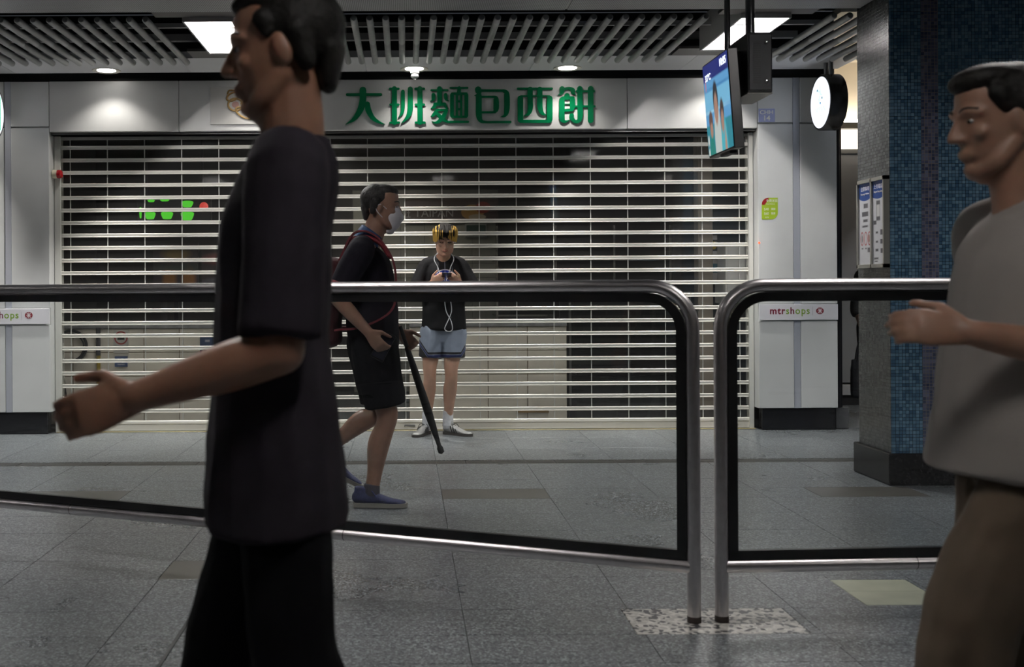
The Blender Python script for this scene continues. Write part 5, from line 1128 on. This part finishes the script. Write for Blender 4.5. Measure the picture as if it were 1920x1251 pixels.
for h, kn, an in LG4: h, kn, an = Vector(h), Vector(kn), Vector(an); F.chain([(h,.085,.09),(h.lerp(kn,.35),.088,.095),(h.lerp(kn,.7),.092,.105),(kn,.09,.1),(kn.lerp(an,.5),.085,.095),(kn.lerp(an,.97),.08,.09)], side=(0,1,0), cap=(1,.1))
F.build('trousers', M('brown trousers', (.085,.06,.038), .85, noise=(6,.2), bump=(200,.1)), p4, .008, 4, folds=(.13,.02))
shoe(p4, V(1.19,Y4-.085,0), (-1,0,0), .265, blkshoe, blkshoe, blk); shoe(p4, V(1.60,Y4+.085,.13), V(-.9,0,-.43), .26, blkshoe, blkshoe, blk, up=V(-.43,0,.9))

# ---------------------------------------------------------------- person half hidden behind the column
Y5, X5 = 9.75, 4.2
p5 = root('person', 'person in dark dotted top mostly hidden behind the column, one arm showing', 'person', (X5, Y5, 0))
sk5 = skin('skin of the hidden person', (.42,.25,.18))
B5 = basis((.9,.3,0)); h5 = V(X5+.02,Y5,1.5); F = Flesh(); head(F, h5, B5, .97)
F.chain([(V(X5,Y5,1.27),.058,.06),(V(X5+.01,Y5,1.42),.05,.052)])
F.chain([(V(X5,Y5,.8),.15,.11),(V(X5,Y5,1.0),.13,.1),(V(X5,Y5,1.18),.15,.1),(V(X5,Y5,1.29),.11,.065)])
aS, aE, aW = V(X5-.15,Y5-.05,1.25), V(X5-.2,Y5-.06,.98), V(X5-.175,Y5-.13,.78)
bS, bE, bW = V(X5+.15,Y5,1.25), V(X5+.19,Y5,.98), V(X5+.19,Y5-.08,.76)
for a, e, w2 in ((aS,aE,aW),(bS,bE,bW)): F.chain([(a,.05),(a.lerp(e,.5),.044),(e,.04)]); F.chain([(e,.04),(e.lerp(w2,.35),.037),(w2,.026)])
hand(F, aW, (.05,-.1,-1), (1,0,0), (0,-1,0), 50, .9); hand(F, bW, (0,-.1,-1), (-1,0,0), (0,-1,0), 40, .9)
for s in (-1,1): F.chain([(V(X5+s*.085,Y5,.8),.085,.09),(V(X5+s*.08,Y5,.46),.055,.058),(V(X5+s*.078,Y5+.01,.3),.055,.056),(V(X5+s*.075,Y5+.01,.09),.035,.038)])
F.build('body', sk5, p5, .009, 4)
F = Flesh(); F.ball(h5+B5@V(0,-.03,.045), .084, .098, .086, B5); F.chain([(h5+B5@V(0,-.08,.02),.07,.04),(h5+B5@V(0,-.08,-.11),.065,.03)], side=B5.col[0]); F.build('hair', hair_black, p5, .008, 2)
F = Flesh(); F.chain([(V(X5,Y5,.74),.17,.13),(V(X5,Y5,.95),.15,.115),(V(X5,Y5,1.18),.165,.115),(V(X5,Y5,1.28),.13,.08),(V(X5,Y5,1.32),.07,.065)], cap=(.1,.2))
for a, e, w2 in ((aS,aE,aW),(bS,bE,bW)): F.chain([(a,.066),(e,.058),(e.lerp(w2,.35),.056)], cap=(1,.1))
F.build('top', M('dark dotted top', (.012,.012,.014), .8, noise=(120,.9)), p5, .009, 4)
F = Flesh(); F.chain([(V(X5,Y5,.85),.15,.11),(V(X5,Y5,.78),.165,.125)])
for s in (-1,1): F.chain([(V(X5+s*.085,Y5,.8),.09,.1),(V(X5+s*.08,Y5,.46),.075,.08),(V(X5+s*.076,Y5,.12),.065,.07)], cap=(1,.1))
F.build('trousers', blk_short, p5, .009, 4)
for s in (-1,1): shoe(p5, V(X5+s*.08-.05,Y5+.02,0), (.9,.3,0), .24, blkshoe, blkshoe, blk)
bg = root('tote_bag', 'black tote bag hanging from the hand of the half hidden person', 'bag', (X5-.15, Y5-.16, .2)); bgm = M('black canvas', (.012,.013,.018), .7, bump=(80,.3))
bx0, by0 = X5-.175, Y5-.15
F = Flesh(); F.chain([(V(bx0,by0,.20),.12,.045),(V(bx0,by0,.35),.125,.05),(V(bx0,by0,.52),.115,.035)], cap=(.6,.2)); F.build('bag_body', bgm, bg, .008, 3, folds=(.1,.015))
for dy in (-.02,.02): part('bag_strap', MB().tube(crom([(bx0-.07,by0+dy,.50),(bx0-.05,by0+dy,.62),(bx0-.02,by0+dy*.5+.01,.69),(bx0+.02,by0+dy,.62),(bx0+.06,by0+dy,.50)], 5), .009, 7).mesh('bag_strap', smooth=True), bgm, bg)
